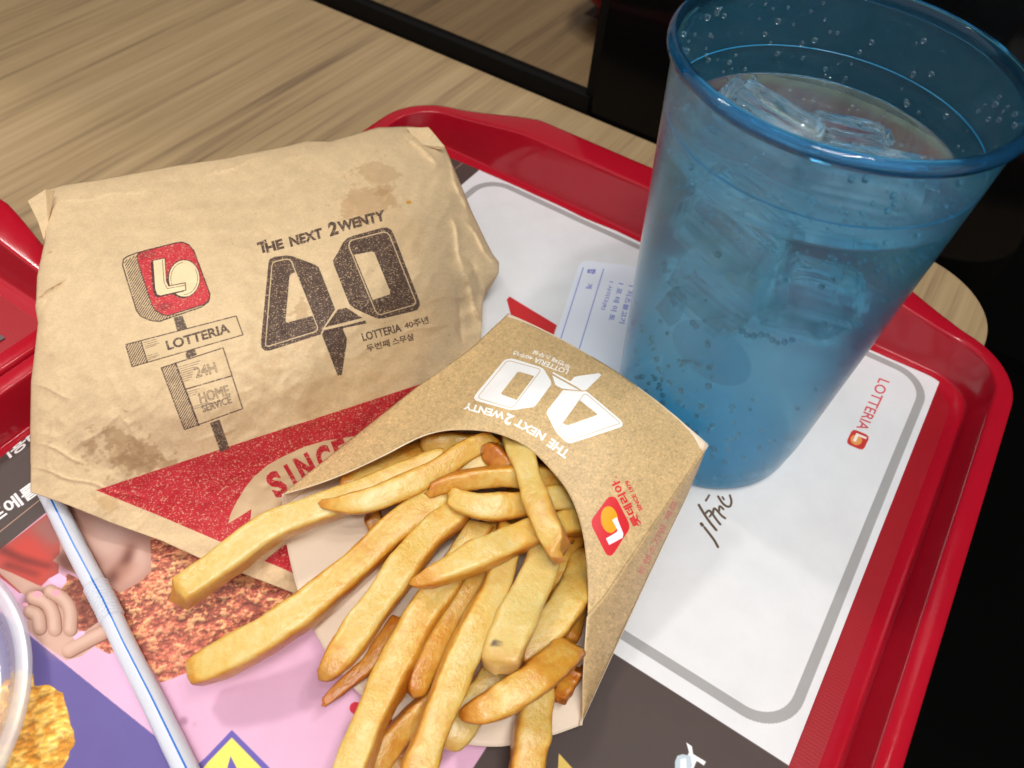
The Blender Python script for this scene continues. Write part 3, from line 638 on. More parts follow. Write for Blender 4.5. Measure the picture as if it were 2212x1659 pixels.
def crease(U, V, H):
    for (a, b, amp, w) in CREASES:
        a = np.array(a, float); b = np.array(b, float); d = b - a; Ln = np.linalg.norm(d); d /= Ln
        x = (U - a[0]) * d[0] + (V - a[1]) * d[1]; y = -(U - a[0]) * d[1] + (V - a[1]) * d[0]
        win = np.clip(np.minimum(x, Ln - x) / (Ln * .3) + .35, 0, 1); yy = y + 3 * np.sin(x / 17.)
        H = H + amp * 1.25 * win * (np.exp(-np.abs(yy) / (w * .75)) - .45 * np.exp(-(np.maximum(yy, 0) / (w * 3)) ** 2) * (yy > 0))
    return H
def wrapper():
    n = m = 300
    top = [(98, 411), (139, 399), (226, 386), (322, 368), (387, 356), (484, 342), (548, 329), (612, 317), (661, 304), (713, 305), (768, 289), (816, 275), (881, 273), (925, 277)]
    right = [(925, 277), (961, 318), (974, 347), (994, 395), (1019, 456), (1048, 517), (1064, 549), (1078, 566), (1077, 592), (1058, 611), (1043, 628), (1041, 713), (1010, 900), (960, 1150), (900, 1385)]
    bot = [(66, 1063), (149, 1092), (241, 1130), (350, 1169), (447, 1213), (534, 1243), (626, 1278), (760, 1330), (900, 1385)]
    left = [(98, 411), (97, 520), (86, 569), (80, 598), (78, 648), (76, 662), (82, 698), (74, 768), (67, 824), (65, 930), (66, 1063)]
    G = coons(top, bot, left, right, n, m); U, V = G[..., 0], G[..., 1]
    H = rbf(WH_PTS, U, V); H = crease(U, V, H)
    s = np.linspace(0, 1, m)[None]; t = np.linspace(0, 1, n)[:, None]
    nz = np.array([[mnoise.noise((U[i, j] / 95., V[i, j] / 95., 1)) * .10 + abs(mnoise.noise((U[i, j] / 60., V[i, j] / 45., 7))) * -.07 + mnoise.noise((U[i, j] / 22., V[i, j] / 22., 4)) * .012 - abs(mnoise.noise((U[i, j] / 38. + V[i, j] / 80., V[i, j] / 38., 12))) * .06 for j in range(m)] for i in range(n)])
    H = H + nz
    ed = np.minimum(np.minimum(t, s), 1 - s); H = H - .40 * np.exp(-(ed / .014)) * np.clip((H - 1.4) / 1.0, 0, 1); H = np.maximum(H, .12)
    P = at_many(U, V, H); uv = WS.uv(U, V)
    # underside, drawn in under the burger
    c = P.reshape(-1, 3).mean(0); Q = P.copy(); k = np.where(H > 1.6, .90, .985); Q[..., 0] = c[0] + (P[..., 0] - c[0]) * k; Q[..., 1] = c[1] + (P[..., 1] - c[1]) * k
    over = np.clip((-22.0 - Q[..., 0]) / 1.0, 0, 1); Q[..., 2] = np.minimum(P[..., 2] - .03, np.maximum(.09, over * 2.2 + (P[..., 2] - 1.6).clip(0, .4) * .0))
    # the flap lies on the straw
    lip = (V > 1000) & (U < 700); Q[..., 2] = np.where(lip, P[..., 2] - .03, Q[..., 2])
    V1 = np.concatenate([P.reshape(-1, 3), Q.reshape(-1, 3)]); F = [f[::-1] for f in grid_faces(n, m)]; N0 = n * m
    F += [tuple(i + N0 for i in f) for f in grid_faces(n, m)]
    rim = [j for j in range(m)] + [i * m + m - 1 for i in range(1, n)] + [(n - 1) * m + j for j in range(m - 2, -1, -1)] + [i * m for i in range(n - 2, 0, -1)]
    for a, b in zip(rim, rim[1:] + rim[:1]): F.append((a, b, b + N0, a + N0))
    o = build('wrapped_burger', V1, F, WMAT, uvs=np.concatenate([uv.reshape(-1, 2)] * 2), origin=(-18, 15, 0))
    tag(o, 'burger wrapped in tan printed paper with a roadside sign drawing and oil stains', 'burger')
    def flap(pix, name, lab, thick=.03):
        q = np.array([at(u, v, h) for u, v, h in pix]); d = np.array([0, 0, -thick]); k_ = len(q)
        uvs = WS.uv(np.array([p[0] for p in pix], float), np.array([p[1] for p in pix], float))
        f = build(name, np.r_[q, q + d], [tuple(range(k_))[::-1], tuple(range(k_, 2 * k_))] + [(i, (i + 1) % k_, (i + 1) % k_ + k_, i + k_) for i in range(k_)], WMAT, None, smooth=False, uvs=np.r_[uvs, uvs], origin=(-18, 15, 0))
        f.parent = o; f.location = (0, 0, 0); f['label'] = lab; return f
    flap([(60, 434, 4.7), (98, 409, 4.75), (118, 412, 4.5), (104, 480, 4.2), (95, 519, 3.9), (82, 478, 4.3)], 'folded_corner', 'pointed paper corner sticking out at the upper left')
    flap([(878, 276, 4.5), (926, 275, 4.7), (935, 290, 4.62), (916, 312, 4.4), (900, 306, 4.35)], 'folded_corner', 'shaded tucked fold at the upper right')
    flap([(926, 275, 4.72), (961, 317, 4.3), (950, 322, 4.2), (914, 313, 4.45)], 'folded_corner', 'pale triangular fold at the upper right')
wrapper()

# ------------------------------------------------------------------ fries box
CH = 2.6
def warp(A, B):
    f = lambda P: np.c_[np.ones(len(P)), P, P ** 2, P[:, :1] * P[:, 1:]]
    c = np.linalg.lstsq(f(np.asarray(A, float)), np.asarray(B, float), rcond=None)[0]
    return lambda P: f(np.asarray(P, float)) @ c
def box_sheet():
    s = Sheet(-15.5, 6.0, 0.5, 24.5, 84, CH, (206, 176, 128)); H, W = s.H, s.W
    fine = fbm(H, W, 300, 13, 3); fib = fbm(H, W, 500, 19, 2, ay=.35); fib2 = fbm(H, W, 170, 29, 2, ay=2.5); mid = fbm(H, W, 70, 18, 3)
    dark = np.clip((fib - .60) * 8, 0, 1); lite = np.clip((fib2 - .60) * 8, 0, 1)
    s.a *= (1 + (fine - .5) * .16 + (mid - .5) * .10 - dark * .09 + lite * .07)[..., None]
    o = np.array([932.6, 685.8]); k = .2232; C = lambda P: o + np.array(P, float) * k
    src = [(840, 1612), (238, 600), (665, 655), (180, 1392), (1320, 350), (1556, 1010), (800, 610), (1088, 1145), (300, 578), (1170, 1117), (942, 990), (690, 1230)]
    dst = [(1642, 553), (1335, 1222), (1097, 905), (1852, 1040), (402, 775), (735, 395), (985, 862), (1168, 545), (1290, 1205), (1068, 500), (1166, 648), (1500, 735)]
    sc_ = np.array(src) / 1000.; dc = np.array(dst) / 1000.; h = warp(sc_, dc)
    wht = (252, 252, 252); T = lambda P: C(h(P / 1000.) * 1000)
    emblem40(s, T, wht, (196, 166, 124), 1.1, None)
    def tx(t, a, b, up, col=wht, bold=.035): s.text(t, C(a), C(b), np.array(up, float) * k, col, bold=bold)
    tx('THE', (1345, 1300), (1160, 1168), (-52, 66)); tx('NEXT', (1112, 1130), (835, 975), (-40, 62)); tx('2', (800, 958), (730, 925), (-44, 86)); tx('WENTY', (715, 922), (325, 820), (-22, 62))
    tx('LOTTERIA', (1330, 508), (1005, 385), (-26, 42), bold=.02); tx('40주년', (985, 380), (800, 318), (-16, 40), bold=.02)
    tx('두번째', (1352, 462), (1178, 380), (-22, 42), bold=.02); tx('스무살', (1160, 372), (985, 312), (-16, 40), bold=.02)
    o2 = np.array([1206.9, 932.6]); k2 = .2315; G = lambda P: o2 + np.array(P, float) * k2; red = (214, 34, 46)
    s.poly(G([(308, 860), (308, 830), (322, 800), (440, 640), (465, 612), (495, 603), (525, 612), (545, 635), (652, 845), (660, 880), (655, 915), (520, 1125), (500, 1150), (475, 1158), (450, 1148), (430, 1120), (312, 885)]), red)
    a = math.radians(-8); s.poly(G([(474 + 80 * math.cos(t) * math.cos(a) - 126 * math.sin(t) * math.sin(a), 820 + 80 * math.cos(t) * math.sin(a) + 126 * math.sin(t) * math.cos(a)) for t in np.linspace(0, 6.28, 40)]), (255, 164, 12))
    s.poly(G([(498, 822), (542, 796), (604, 950), (598, 990), (470, 1058), (440, 996), (540, 936), (548, 920)]), (240, 240, 244))
    gt = lambda t, p, q, up, b: s.text(t, G(p), G(q), np.array(up, float) * k2, red, bold=b)
    gt('롯데리아', (776, 862), (560, 440), (-74, 38), .03); gt('SINCE 1979', (784, 728), (650, 452), (-32, 14), .02)
    s.poly(G([(535 + 9 * math.cos(t), 425 + 9 * math.sin(t)) for t in np.linspace(0, 6.28, 10)]), (200, 90, 70))
    s.text('트랜스지방 제로', (1389, 1244), (1466, 1085), (-13, -6), (220, 90, 90), bold=.01, alpha=.8)
    return s
BSH = box_sheet(); BIMG = BSH.image('fries_box_print')
KRAFT = paper_image_mat('kraft_board', BIMG, .42, .22, 1500)
CREAM = mat('cream_board_inside', srgb(232, 214, 192), .55)
_p = coord(CREAM); _n = N(CREAM, 'ShaderNodeTexNoise', Scale=500, Detail=4); L(CREAM, _p, 'Vector', _n, 'Vector'); add_bump(CREAM, _n, 'Fac', .12, .0003)
EDGE = mat('pale_cut_board_edge', srgb(238, 224, 196), .6)
def fries_box():
    g = empty('fries_box', (-7, 15, 0), 'kraft paper fries box lying open with a white printed 40 and cream inside', 'fries box')
    p1 = (1097, 678, 2.6); p2 = (1528, 960, 3.75)
    bottom = smooth_line([p1, (1150, 700, 3.1), (1208, 729, 3.7), (1280, 770, 4.15), (1350, 814, 4.4), (1444, 884, 4.35), p2], 60, 1)
    mouth = smooth_line([(609, 1068, 2.45), (675, 1049, 2.75), (737, 1026, 3.05), (785, 1004, 3.3), (831, 982, 3.5), (872, 959, 3.75), (911, 941, 3.9), (942, 932, 4.05), (975, 928, 4.15), (1020, 928, 4.25), (1050, 931, 4.3), (1076, 936, 4.33), (1123, 955, 4.3), (1150, 974, 4.25), (1170, 993, 4.15), (1208, 1035, 3.95), (1228, 1064, 3.8), (1245, 1100, 3.6), (1260, 1153, 3.3), (1268, 1215, 2.95), (1271, 1270, 2.65), (1270, 1330, 2.35)], 120, 2)
    left = resample([p1, (1058, 714, 2.65), (1020, 750, 2.7), (960, 794, 2.7), (897, 838, 2.65), (760, 946, 2.55), (609, 1068, 2.45)], 60)
    right = resample([p2, (1470, 1048, 3.45), (1408, 1139, 3.1), (1306, 1289, 2.5), (1270, 1330, 2.35)], 60)
    n, m = 70, 110
    G = coons(bottom, mouth, left, right, n, m); U, V, H = G[..., 0], G[..., 1], G[..., 2]
    s = np.linspace(0, 1, m)[None]; t = np.linspace(0, 1, n)[:, None]; H = H + .35 * np.sin(np.pi * s) * np.sin(np.pi * np.clip(t, 0, 1)) * 1.0
    P = at_many(U, V, H); uv = BSH.uv(U, V)
    def panel(name, P, uv, th, mats, label=None):
        n_, m_ = P.shape[:2]; o = build(name, P.reshape(-1, 3), [f[::-1] for f in grid_faces(n_, m_)], mats, g, uvs=uv.reshape(-1, 2))
        md = o.modifiers.new('board', 'SOLIDIFY'); md.thickness = th * S; md.offset = -1; md.material_offset = 1; md.material_offset_rim = 2; md.use_even_offset = False
        if label: o['label'] = label
        return o
    panel('front_panel', P, uv, .045, [KRAFT, CREAM, EDGE])
    # side panels: lens shaped, between the front crease and the back crease
    def strip(a, b, nn, mm): return coons([a[0], b[0]], [a[-1], b[-1]], a, b, nn, mm)
    rb = resample([(1528.5, 963, 3.7), (1505, 1023, 2.8), (1480, 1081, 2.1), (1440, 1163, 1.6), (1392, 1265, 1.1), (1341, 1376, .65), (1254, 1567, .28)], 60)
    rf = np.r_[right, smooth_line([(1270, 1330, 2.35), (1263, 1414, 1.75), (1259, 1490, 1.1), (1254.5, 1566, .30)], 26, 1)[1:]]
    rf = resample(rf, 60); G2 = strip(rf, rb, 60, 12); bul = np.sin(np.pi * np.linspace(0, 1, 12))[None] * .14; P2 = at_many(G2[..., 0], G2[..., 1], G2[..., 2] + bul)
    panel('side_panel', P2, BSH.uv(G2[..., 0], G2[..., 1]), .045, [KRAFT, CREAM, EDGE])
    lb3 = np.array([at(u, v, h) for u, v, h in resample([(1097, 678, 2.5), (1020, 750, 2.1), (897, 838, 1.9), (760, 946, 1.8), (612, 1100, 1.75)], 60)]); lf3 = np.array([at(*p) for p in left])
    lb3[:, 0] += .35 * np.sin(np.pi * np.linspace(0, 1, 60)); tt = np.linspace(0, 1, 10)[None, :, None]
    P3 = lb3[:, None] * (1 - tt) + lf3[:, None] * tt; panel('side_panel', P3, BSH.uvxy(P3[..., :2]), .045, [KRAFT, CREAM, EDGE])
    # back panel with its rounded outer edge
    arc = smooth_line([(609, 1072, 1.95), (612, 1120, 1.85), (617, 1169, 1.75), (632, 1240, 1.6), (652, 1309, 1.45), (683, 1375, 1.3), (718, 1432, 1.15), (782, 1510, .95), (870, 1572, .75), (973, 1604, .6), (1042, 1614, .5), (1094, 1614, .45), (1185, 1593, .36), (1252, 1568, .30)], 120, 1)
    bl = resample([(1100, 682, 2.4), (1020, 752, 2.2), (897, 840, 2.0), (760, 948, 1.85), (609, 1072, 1.9)], 60); br = resample(np.r_[[(1526, 964, 3.65)], rb[1:, :]], 60); br[:, 2] -= .02
    bt = resample([(1100, 682, 2.4), (1300, 800, 3.0), (1526, 964, 3.65)], 60)
    G4 = coons(bt, arc, bl, br, 60, 90); sag = np.sin(np.pi * np.linspace(0, 1, 90))[None] * np.linspace(0, 1, 60)[:, None] ** .5 * -.25
    H4 = np.maximum(G4[..., 2] + sag, .20); P4 = at_many(G4[..., 0], G4[..., 1], H4)
    o = panel('back_panel', P4[:, ::-1], BSH.uv(G4[..., 0], G4[..., 1])[:, ::-1], .045, [KRAFT, CREAM, EDGE]); 
    # closed bottom end
    b0 = np.array([at(*p) for p in resample(bottom, 60)]); b1 = np.array([at(*p) for p in resample(bt, 60)]); b1[:, 2] += .03; b1[:, 1] -= .05
    P5 = b0[:, None] * (1 - tt) + b1[:, None] * tt; P5[..., 1] -= .25 * np.sin(np.pi * np.linspace(0, 1, 10))[None]
    panel('bottom_panel', P5, BSH.uvxy(P5[..., :2]), .045, [KRAFT, CREAM, EDGE])
    # small turned-in lip at the left end of the mouth
fries_box()

# ------------------------------------------------------------------ french fries
def fry_material():
    m = mat('fried_potato', rough=.30, Specular_IOR_Level=.55)
    b = BS(m); b.inputs['Subsurface Weight'].default_value = .55; b.inputs['Subsurface Radius'].default_value = (1.0, .55, .2); b.inputs['Subsurface Scale'].default_value = .0035; b.inputs['Coat Weight'].default_value = .10; b.inputs['Coat Roughness'].default_value = .22
    p = coord(m)
    n1 = N(m, 'ShaderNodeTexNoise', Scale=150, Detail=5, Roughness=.65); n2 = N(m, 'ShaderNodeTexNoise', Scale=1500, Detail=3); n3 = N(m, 'ShaderNodeTexNoise', Scale=520, Detail=3)
    for n_ in (n1, n2, n3): L(m, p, 'Vector', n_, 'Vector')
    at_ = m.node_tree.nodes.new('ShaderNodeAttribute'); at_.attribute_name = 'tone'
    sep = m.node_tree.nodes.new('ShaderNodeSeparateColor'); L(m, at_, 'Color', sep, 'Color')
    # brownness = tone attribute (edge browning plus painted side shading) + noise
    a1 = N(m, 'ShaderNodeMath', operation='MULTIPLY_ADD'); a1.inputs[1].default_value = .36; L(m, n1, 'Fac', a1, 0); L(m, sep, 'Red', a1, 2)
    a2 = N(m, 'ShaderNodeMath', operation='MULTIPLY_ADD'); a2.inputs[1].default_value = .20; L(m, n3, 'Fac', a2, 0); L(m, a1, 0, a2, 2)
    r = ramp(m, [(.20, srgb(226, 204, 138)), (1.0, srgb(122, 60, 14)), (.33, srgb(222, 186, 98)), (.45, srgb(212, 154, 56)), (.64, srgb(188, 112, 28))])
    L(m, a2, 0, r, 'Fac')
    pale = N(m, 'ShaderNodeMix', data_type='RGBA'); L(m, sep, 'Green', pale, 0); L(m, r, 'Color', pale, 6); pale.inputs[7].default_value = srgb(214, 196, 128)
    dk = N(m, 'ShaderNodeMix', data_type='RGBA'); L(m, sep, 'Blue', dk, 0); L(m, pale, 2, dk, 6); dk.inputs[7].default_value = srgb(84, 54, 34)
    L(m, dk, 2, b, 'Base Color')
    mm = N(m, 'ShaderNodeMath', operation='MULTIPLY_ADD'); mm.inputs[1].default_value = .6; L(m, n2, 'Fac', mm, 0); L(m, n3, 'Fac', mm, 2)
    add_bump(m, mm, 0, .40, .0006)
    return m
FRY = fry_material()
RS = np.random.RandomState(11)
def fry(path, w, label, brown=0.0, pale=0.0, tip0=.3, tip1=.3, flat=.9, dark_tip=None, spots=(), burn=0, seed=None, twist=None):
    """path: (u, v, h) as seen with the height of the fry's middle over the tray floor; w: seen width (view px)"""
    sd = seed if seed is not None else RS.randint(1e6); r = np.random.RandomState(sd)
    n = 46; q = smooth_line(np.array(path, float), n, 2); C = np.array([at(*p) for p in q])
    wd = np.full(n, float(w)) if np.isscalar(w) else np.interp(np.linspace(0, 1, n), np.linspace(0, 1, len(w)), w)
    dist = np.linalg.norm(C - np.array([0, 0, CAMZ]), axis=1); vd = ROT[:, 2]
    R_ = .95 * wd * np.abs((C - np.array([0, 0, CAMZ])) @ vd) / FPX / 2
    T = np.gradient(C, axis=0); T /= np.linalg.norm(T, axis=1)[:, None]
    tw0 = r.uniform(-.35, .35) if twist is None else twist; tw1 = tw0 + r.uniform(-.35, .35)
    k = 28; th = np.linspace(0, 2 * np.pi, k, endpoint=False); Vv = []; col = []
    tt = np.linspace(0, 1, n); Ls = np.r_[0, np.cumsum(np.linalg.norm(np.diff(C, axis=0), axis=1))]; Ltot = Ls[-1]
    view = (np.array([0, 0, CAMZ]) - C); view /= np.linalg.norm(view, axis=1)[:, None]
    ph = r.uniform(0, 9, 3); sl = r.uniform(-.7, .7, 4)
    for i in range(n):
        side = np.cross(T[i], view[i]); side /= np.linalg.norm(side); up = np.cross(side, T[i]); up /= np.linalg.norm(up)
        e0, e1 = Ls[i], Ltot - Ls[i]; c0 = R_[i] * (.12 + .95 * tip0); c1 = R_[i] * (.12 + .95 * tip1)
        f0 = min(1, e0 / max(c0, 1e-3)); f1 = min(1, e1 / max(c1, 1e-3)); f = min(math.sqrt(max(0, 1 - (1 - f0) ** 2)), math.sqrt(max(0, 1 - (1 - f1) ** 2))) * .97 + .03
        a = tw0 + (tw1 - tw0) * tt[i]; lump = 1 + .05 * math.sin(tt[i] * 9 + ph[0]) + .035 * math.sin(tt[i] * 21 + ph[1])
        for j in range(k):
            x, y = math.cos(th[j] + a), math.sin(th[j] + a); cx_, sy_ = math.cos(th[j]), math.sin(th[j]); pe = .40
            X = math.copysign(abs(cx_) ** pe, cx_); Y = math.copysign(abs(sy_) ** pe, sy_) * flat
            X, Y = X * math.cos(a) - Y * math.sin(a), X * math.sin(a) + Y * math.cos(a)
            nn = mnoise.noise(Vector(((C[i][0]) * 1.6 + sd % 97, C[i][1] * 1.6 + cx_ * .8, sy_ * .8 + C[i][2]))) * .14 + mnoise.noise(Vector((C[i][0] * 5 + sd % 31, C[i][1] * 5 + cx_ * 2.2, sy_ * 2.2))) * .055 + mnoise.noise(Vector((C[i][0] * 14, C[i][1] * 14 + cx_ * 6, sy_ * 6))) * .035
            rr = R_[i] * f * lump * (1 + nn * .62) * .93
            cut = T[i] * R_[i] * (X * sl[0] + Y * sl[1]) * max(0, 1 - e0 / .8) * (tip0 < .7) + T[i] * R_[i] * (X * sl[2] + Y * sl[3]) * max(0, 1 - e1 / .8) * (tip1 < .7)
            Vv.append(C[i] + side * X * rr + up * Y * rr + cut)
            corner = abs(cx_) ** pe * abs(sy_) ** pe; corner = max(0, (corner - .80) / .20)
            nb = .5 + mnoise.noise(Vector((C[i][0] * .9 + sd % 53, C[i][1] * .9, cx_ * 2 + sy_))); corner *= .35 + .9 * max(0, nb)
            face = .24 * abs(cx_) ** 3 * (.7 + .6 * max(0, nb)) + .12 * max(0, -sy_)  # sides and underside browned: light falloff painted into the fry colour
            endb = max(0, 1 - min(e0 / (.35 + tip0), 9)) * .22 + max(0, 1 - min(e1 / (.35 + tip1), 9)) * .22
            dt = 0
            if dark_tip is not None: dt = max(0, 1 - (e0 if dark_tip == 0 else e1) / .55) * .8 * (.4 + .6 * (sy_ < .3))
            for (ts, ss, rad) in spots:
                d_ = math.hypot((tt[i] - ts) * Ltot, (cx_ - ss) * R_[i]); dt = max(dt, 1.0 * (d_ < rad) * (sy_ > 0))
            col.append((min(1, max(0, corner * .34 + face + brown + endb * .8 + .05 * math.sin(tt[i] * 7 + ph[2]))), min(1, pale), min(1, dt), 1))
    F = grid_faces(n, k, True); F.append(tuple(range(k))[::-1]); F.append(tuple((n - 1) * k + j for j in range(k)))
    o = build('french_fry', Vv, [f_[::-1] for f_ in F], FRY, cols=col, origin=C[n // 2])
    return tag(o, label, 'french fry', 'french fries spilling from the kraft box')
FR = [
 # lowest layer first
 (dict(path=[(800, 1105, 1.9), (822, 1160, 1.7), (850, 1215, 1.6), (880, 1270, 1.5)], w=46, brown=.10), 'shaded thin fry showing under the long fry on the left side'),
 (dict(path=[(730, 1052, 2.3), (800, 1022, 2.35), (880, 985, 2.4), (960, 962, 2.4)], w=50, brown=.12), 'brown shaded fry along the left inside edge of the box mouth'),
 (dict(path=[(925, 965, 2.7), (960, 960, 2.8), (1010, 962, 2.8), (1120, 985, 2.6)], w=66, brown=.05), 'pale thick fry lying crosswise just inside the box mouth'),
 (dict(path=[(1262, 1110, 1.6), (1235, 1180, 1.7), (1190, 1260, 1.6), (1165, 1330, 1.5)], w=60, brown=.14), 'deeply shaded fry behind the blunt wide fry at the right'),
 (dict(path=[(1250, 1445, 1.0), (1225, 1480, 1.0), (1205, 1515, 1.0)], w=40, brown=.2), 'small brown fry end at the lower right corner of the box'),
 (dict(path=[(1100, 1440, 1.5), (1060, 1480, 1.5), (1010, 1540, 1.4), (960, 1600, 1.2)], w=88, pale=.25), 'pale flat fry under the crossing fries near the box edge'),
 (dict(path=[(1155, 1440, 1.1), (1158, 1500, 1.1), (1150, 1568, 1.1), (1141, 1633, 1.0), (1130, 1720, .9)], w=84, brown=.03), 'straight upright fry hanging over the cream edge at bottom right'),
 (dict(path=[(960, 1480, 1.4), (925, 1524, 1.3), (880, 1565, 1.2), (833, 1616, 1.1), (790, 1690, 1.0)], w=64, brown=.10), 'amber fry between the two front fries leaving at the bottom'),
 (dict(path=[(900, 1600, .7), (860, 1645, .6), (820, 1720, .5)], w=46, brown=.2), 'dark orange fry piece at the bottom edge between two fries'),
 (dict(path=[(860, 1345, 1.6), (803, 1432, 1.5), (755, 1470, 1.45), (695, 1522, 1.35)], w=[46, 46, 38, 20], brown=.25, tip1=.4), 'thin dark orange pointed fry under the dark tipped one'),
 (dict(path=[(1085, 1125, 2.2), (1062, 1170, 2.2), (1036, 1225, 2.1), (1012, 1275, 2.05), (978, 1330, 2.0), (943, 1392, 1.95), (910, 1455, 1.9), (892, 1508, 1.85)], w=[70, 70, 70, 64, 64, 68, 66, 44], brown=.09, tip1=.8), 'reddish fry with a ragged brown end in the middle of the fan'),
 (dict(path=[(1050, 1120, 2.5), (1010, 1180, 2.35), (967, 1265, 2.25), (932, 1305, 2.2), (892, 1370, 2.15), (852, 1449, 2.05), (805, 1546, 1.9), (770, 1640, 1.8), (745, 1720, 1.7)], w=[66, 70, 76, 82, 84, 84, 84, 86, 88], brown=.02), 'long thick fry reaching the bottom edge left of centre'),
 (dict(path=[(1272, 1190, 1.5), (1258, 1235, 1.7), (1234, 1296, 2.1), (1197, 1349, 2.0), (1153, 1390, 1.9), (1110, 1420, 1.8)], w=[80, 84, 84, 80, 74, 66], brown=.03), 'curved golden fry beside the right edge of the box mouth'),
 (dict(path=[(1010, 1075, 3.0), (984, 1114, 2.9), (930, 1152, 2.8), (877, 1217, 2.7), (825, 1292, 2.6), (768, 1370, 2.5), (718, 1440, 2.4), (688, 1470, 2.35)], w=[56, 66, 74, 80, 80, 80, 76, 34], dark_tip=1, tip1=1.2), 'long pale fry with a dark burnt tip at its lower left'),
 (dict(path=[(1085, 1000, 3.0), (1030, 1011, 3.0), (991, 1020, 3.0), (956, 1064, 2.95), (899, 1108, 2.85), (833, 1160, 2.7), (788, 1205, 2.6), (700, 1284, 2.4), (613, 1350, 2.2), (503, 1414, 1.8), (429, 1450, 1.45), (404, 1462, 1.3)], w=[60, 66, 72, 76, 78, 80, 82, 84, 86, 84, 80, 66], brown=.03, tip1=.8), 'longest fry, reaching far left over the printed chicken leg'),
 (dict(path=[(990, 985, 3.0), (925, 1005, 2.95), (850, 1035, 2.9), (760, 1074, 2.85), (679, 1103, 2.8), (613, 1127, 2.75), (560, 1156, 2.65), (503, 1204, 2.5), (438, 1250, 2.35), (375, 1291, 2.2)], w=[60, 62, 64, 68, 74, 76, 76, 78, 78, 74], pale=.15, tip1=.1, dark_tip=None), 'bent blunt ended fry reaching over the red band of the wrapper'),
 (dict(path=[(1100, 1130, 2.8), (1096, 1190, 2.8), (1066, 1283, 2.8), (1035, 1349, 2.75), (1000, 1414, 2.7), (965, 1502, 2.6), (930, 1589, 2.4), (895, 1690, 2.2)], w=[60, 66, 74, 80, 82, 84, 86, 88], brown=.0), 'long smooth fry running down the middle to the bottom edge'),
 (dict(path=[(1185, 1150, 3.0), (1172, 1215, 3.0), (1145, 1280, 3.0), (1112, 1345, 2.95), (1090, 1400, 2.9), (1076, 1450, 2.8)], w=[74, 86, 92, 96, 100, 92], pale=.45, tip1=.3, flat=.65, spots=((.86, .25, .09),), twist=.15), 'wide blunt pale fry with a small dark spot near its end'),
 (dict(path=[(1226, 1404, 1.6), (1218, 1412, 1.8), (1206, 1427, 2.1), (1153, 1472, 2.55), (1096, 1508, 2.45), (1044, 1534, 2.35), (990, 1547, 2.25)], w=[80, 84, 86, 84, 78, 66, 30], brown=.10, tip1=1.0), 'tapered fry with a browned underside crossing the lower right'),
 (dict(path=[(1045, 962, 3.55), (1070, 985, 3.5), (1092, 1010, 3.3), (1105, 1040, 3.1)], w=[34, 56, 58, 54], brown=.22, tip0=.8), 'short knobbly orange fry stub at the top of the pile'),
 (dict(path=[(1030, 975, 3.5), (1052, 968, 3.55), (1070, 972, 3.55)], w=30, brown=.3, tip0=.9), 'tiny browned hook shaped fry end above the pile'),
 (dict(path=[(1060, 950, 3.5), (1015, 968, 3.5), (935, 1022, 3.45), (865, 1056, 3.35), (800, 1082, 3.3), (737, 1092, 3.25), (686, 1087, 3.2)], w=[50, 56, 60, 62, 60, 52, 20], tip1=1.2, brown=.03), 'pointed fry lying over the bent fry at the upper left'),
 (dict(path=[(1238, 1050, 2.7), (1190, 1030, 3.1), (1114, 1028, 3.5), (1067, 1029, 3.55), (1010, 1036, 3.5), (958, 1045, 3.45), (922, 1062, 3.4)], w=[60, 60, 58, 54, 50, 44, 30], brown=.09, tip1=.4), 'ragged brown ended fry lying level near the top'),
 (dict(path=[(1262, 1082, 2.4), (1208, 1076, 2.9), (1114, 1094, 3.4), (1057, 1096, 3.5), (1005, 1088, 3.5), (967, 1068, 3.5)], w=[62, 66, 66, 66, 60, 46], brown=.0, tip1=.5), 'short curved fry like a smile under the brown ended one'),
 (dict(path=[(1272, 1124, 2.2), (1250, 1128, 2.4), (1220, 1132, 2.8), (1162, 1147, 3.35), (1118, 1162, 3.5), (1052, 1193, 3.6), (987, 1222, 3.6), (930, 1250, 3.55), (884, 1262, 3.5)], w=[64, 64, 66, 68, 70, 70, 66, 52, 18], tip1=1.2, brown=.02, spots=((.875, .1, .035),)), 'diagonal fry with a pointed tip and tiny dark speck'),
 (dict(path=[(1098, 905, 3.2), (1112, 955, 3.6), (1133, 1000, 3.9), (1152, 1060, 4.0), (1173, 1115, 4.05), (1194, 1160, 4.05), (1214, 1196, 4.0)], w=[56, 60, 64, 64, 64, 64, 58], pale=.15, tip1=.1, brown=.02), 'topmost fry coming straight down from under the box rim'),
]
for kw, lab in FR: fry(label=lab, **kw)
# deeper fries that fill the box and show only in the gaps
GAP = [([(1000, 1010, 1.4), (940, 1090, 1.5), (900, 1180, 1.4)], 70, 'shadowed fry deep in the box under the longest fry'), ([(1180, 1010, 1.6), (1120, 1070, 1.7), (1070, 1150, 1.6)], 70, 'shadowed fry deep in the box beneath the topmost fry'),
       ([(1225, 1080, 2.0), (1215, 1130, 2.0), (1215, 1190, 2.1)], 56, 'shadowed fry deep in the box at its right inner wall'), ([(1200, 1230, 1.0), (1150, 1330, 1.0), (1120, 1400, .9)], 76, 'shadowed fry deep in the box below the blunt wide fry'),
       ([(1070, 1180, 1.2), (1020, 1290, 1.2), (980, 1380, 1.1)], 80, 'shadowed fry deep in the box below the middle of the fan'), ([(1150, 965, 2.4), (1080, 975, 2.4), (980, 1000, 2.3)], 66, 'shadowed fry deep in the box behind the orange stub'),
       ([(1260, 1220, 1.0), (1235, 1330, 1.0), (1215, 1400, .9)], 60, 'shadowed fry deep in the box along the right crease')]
for p, w_, lab in GAP: fry(p, w_, lab, brown=.12)

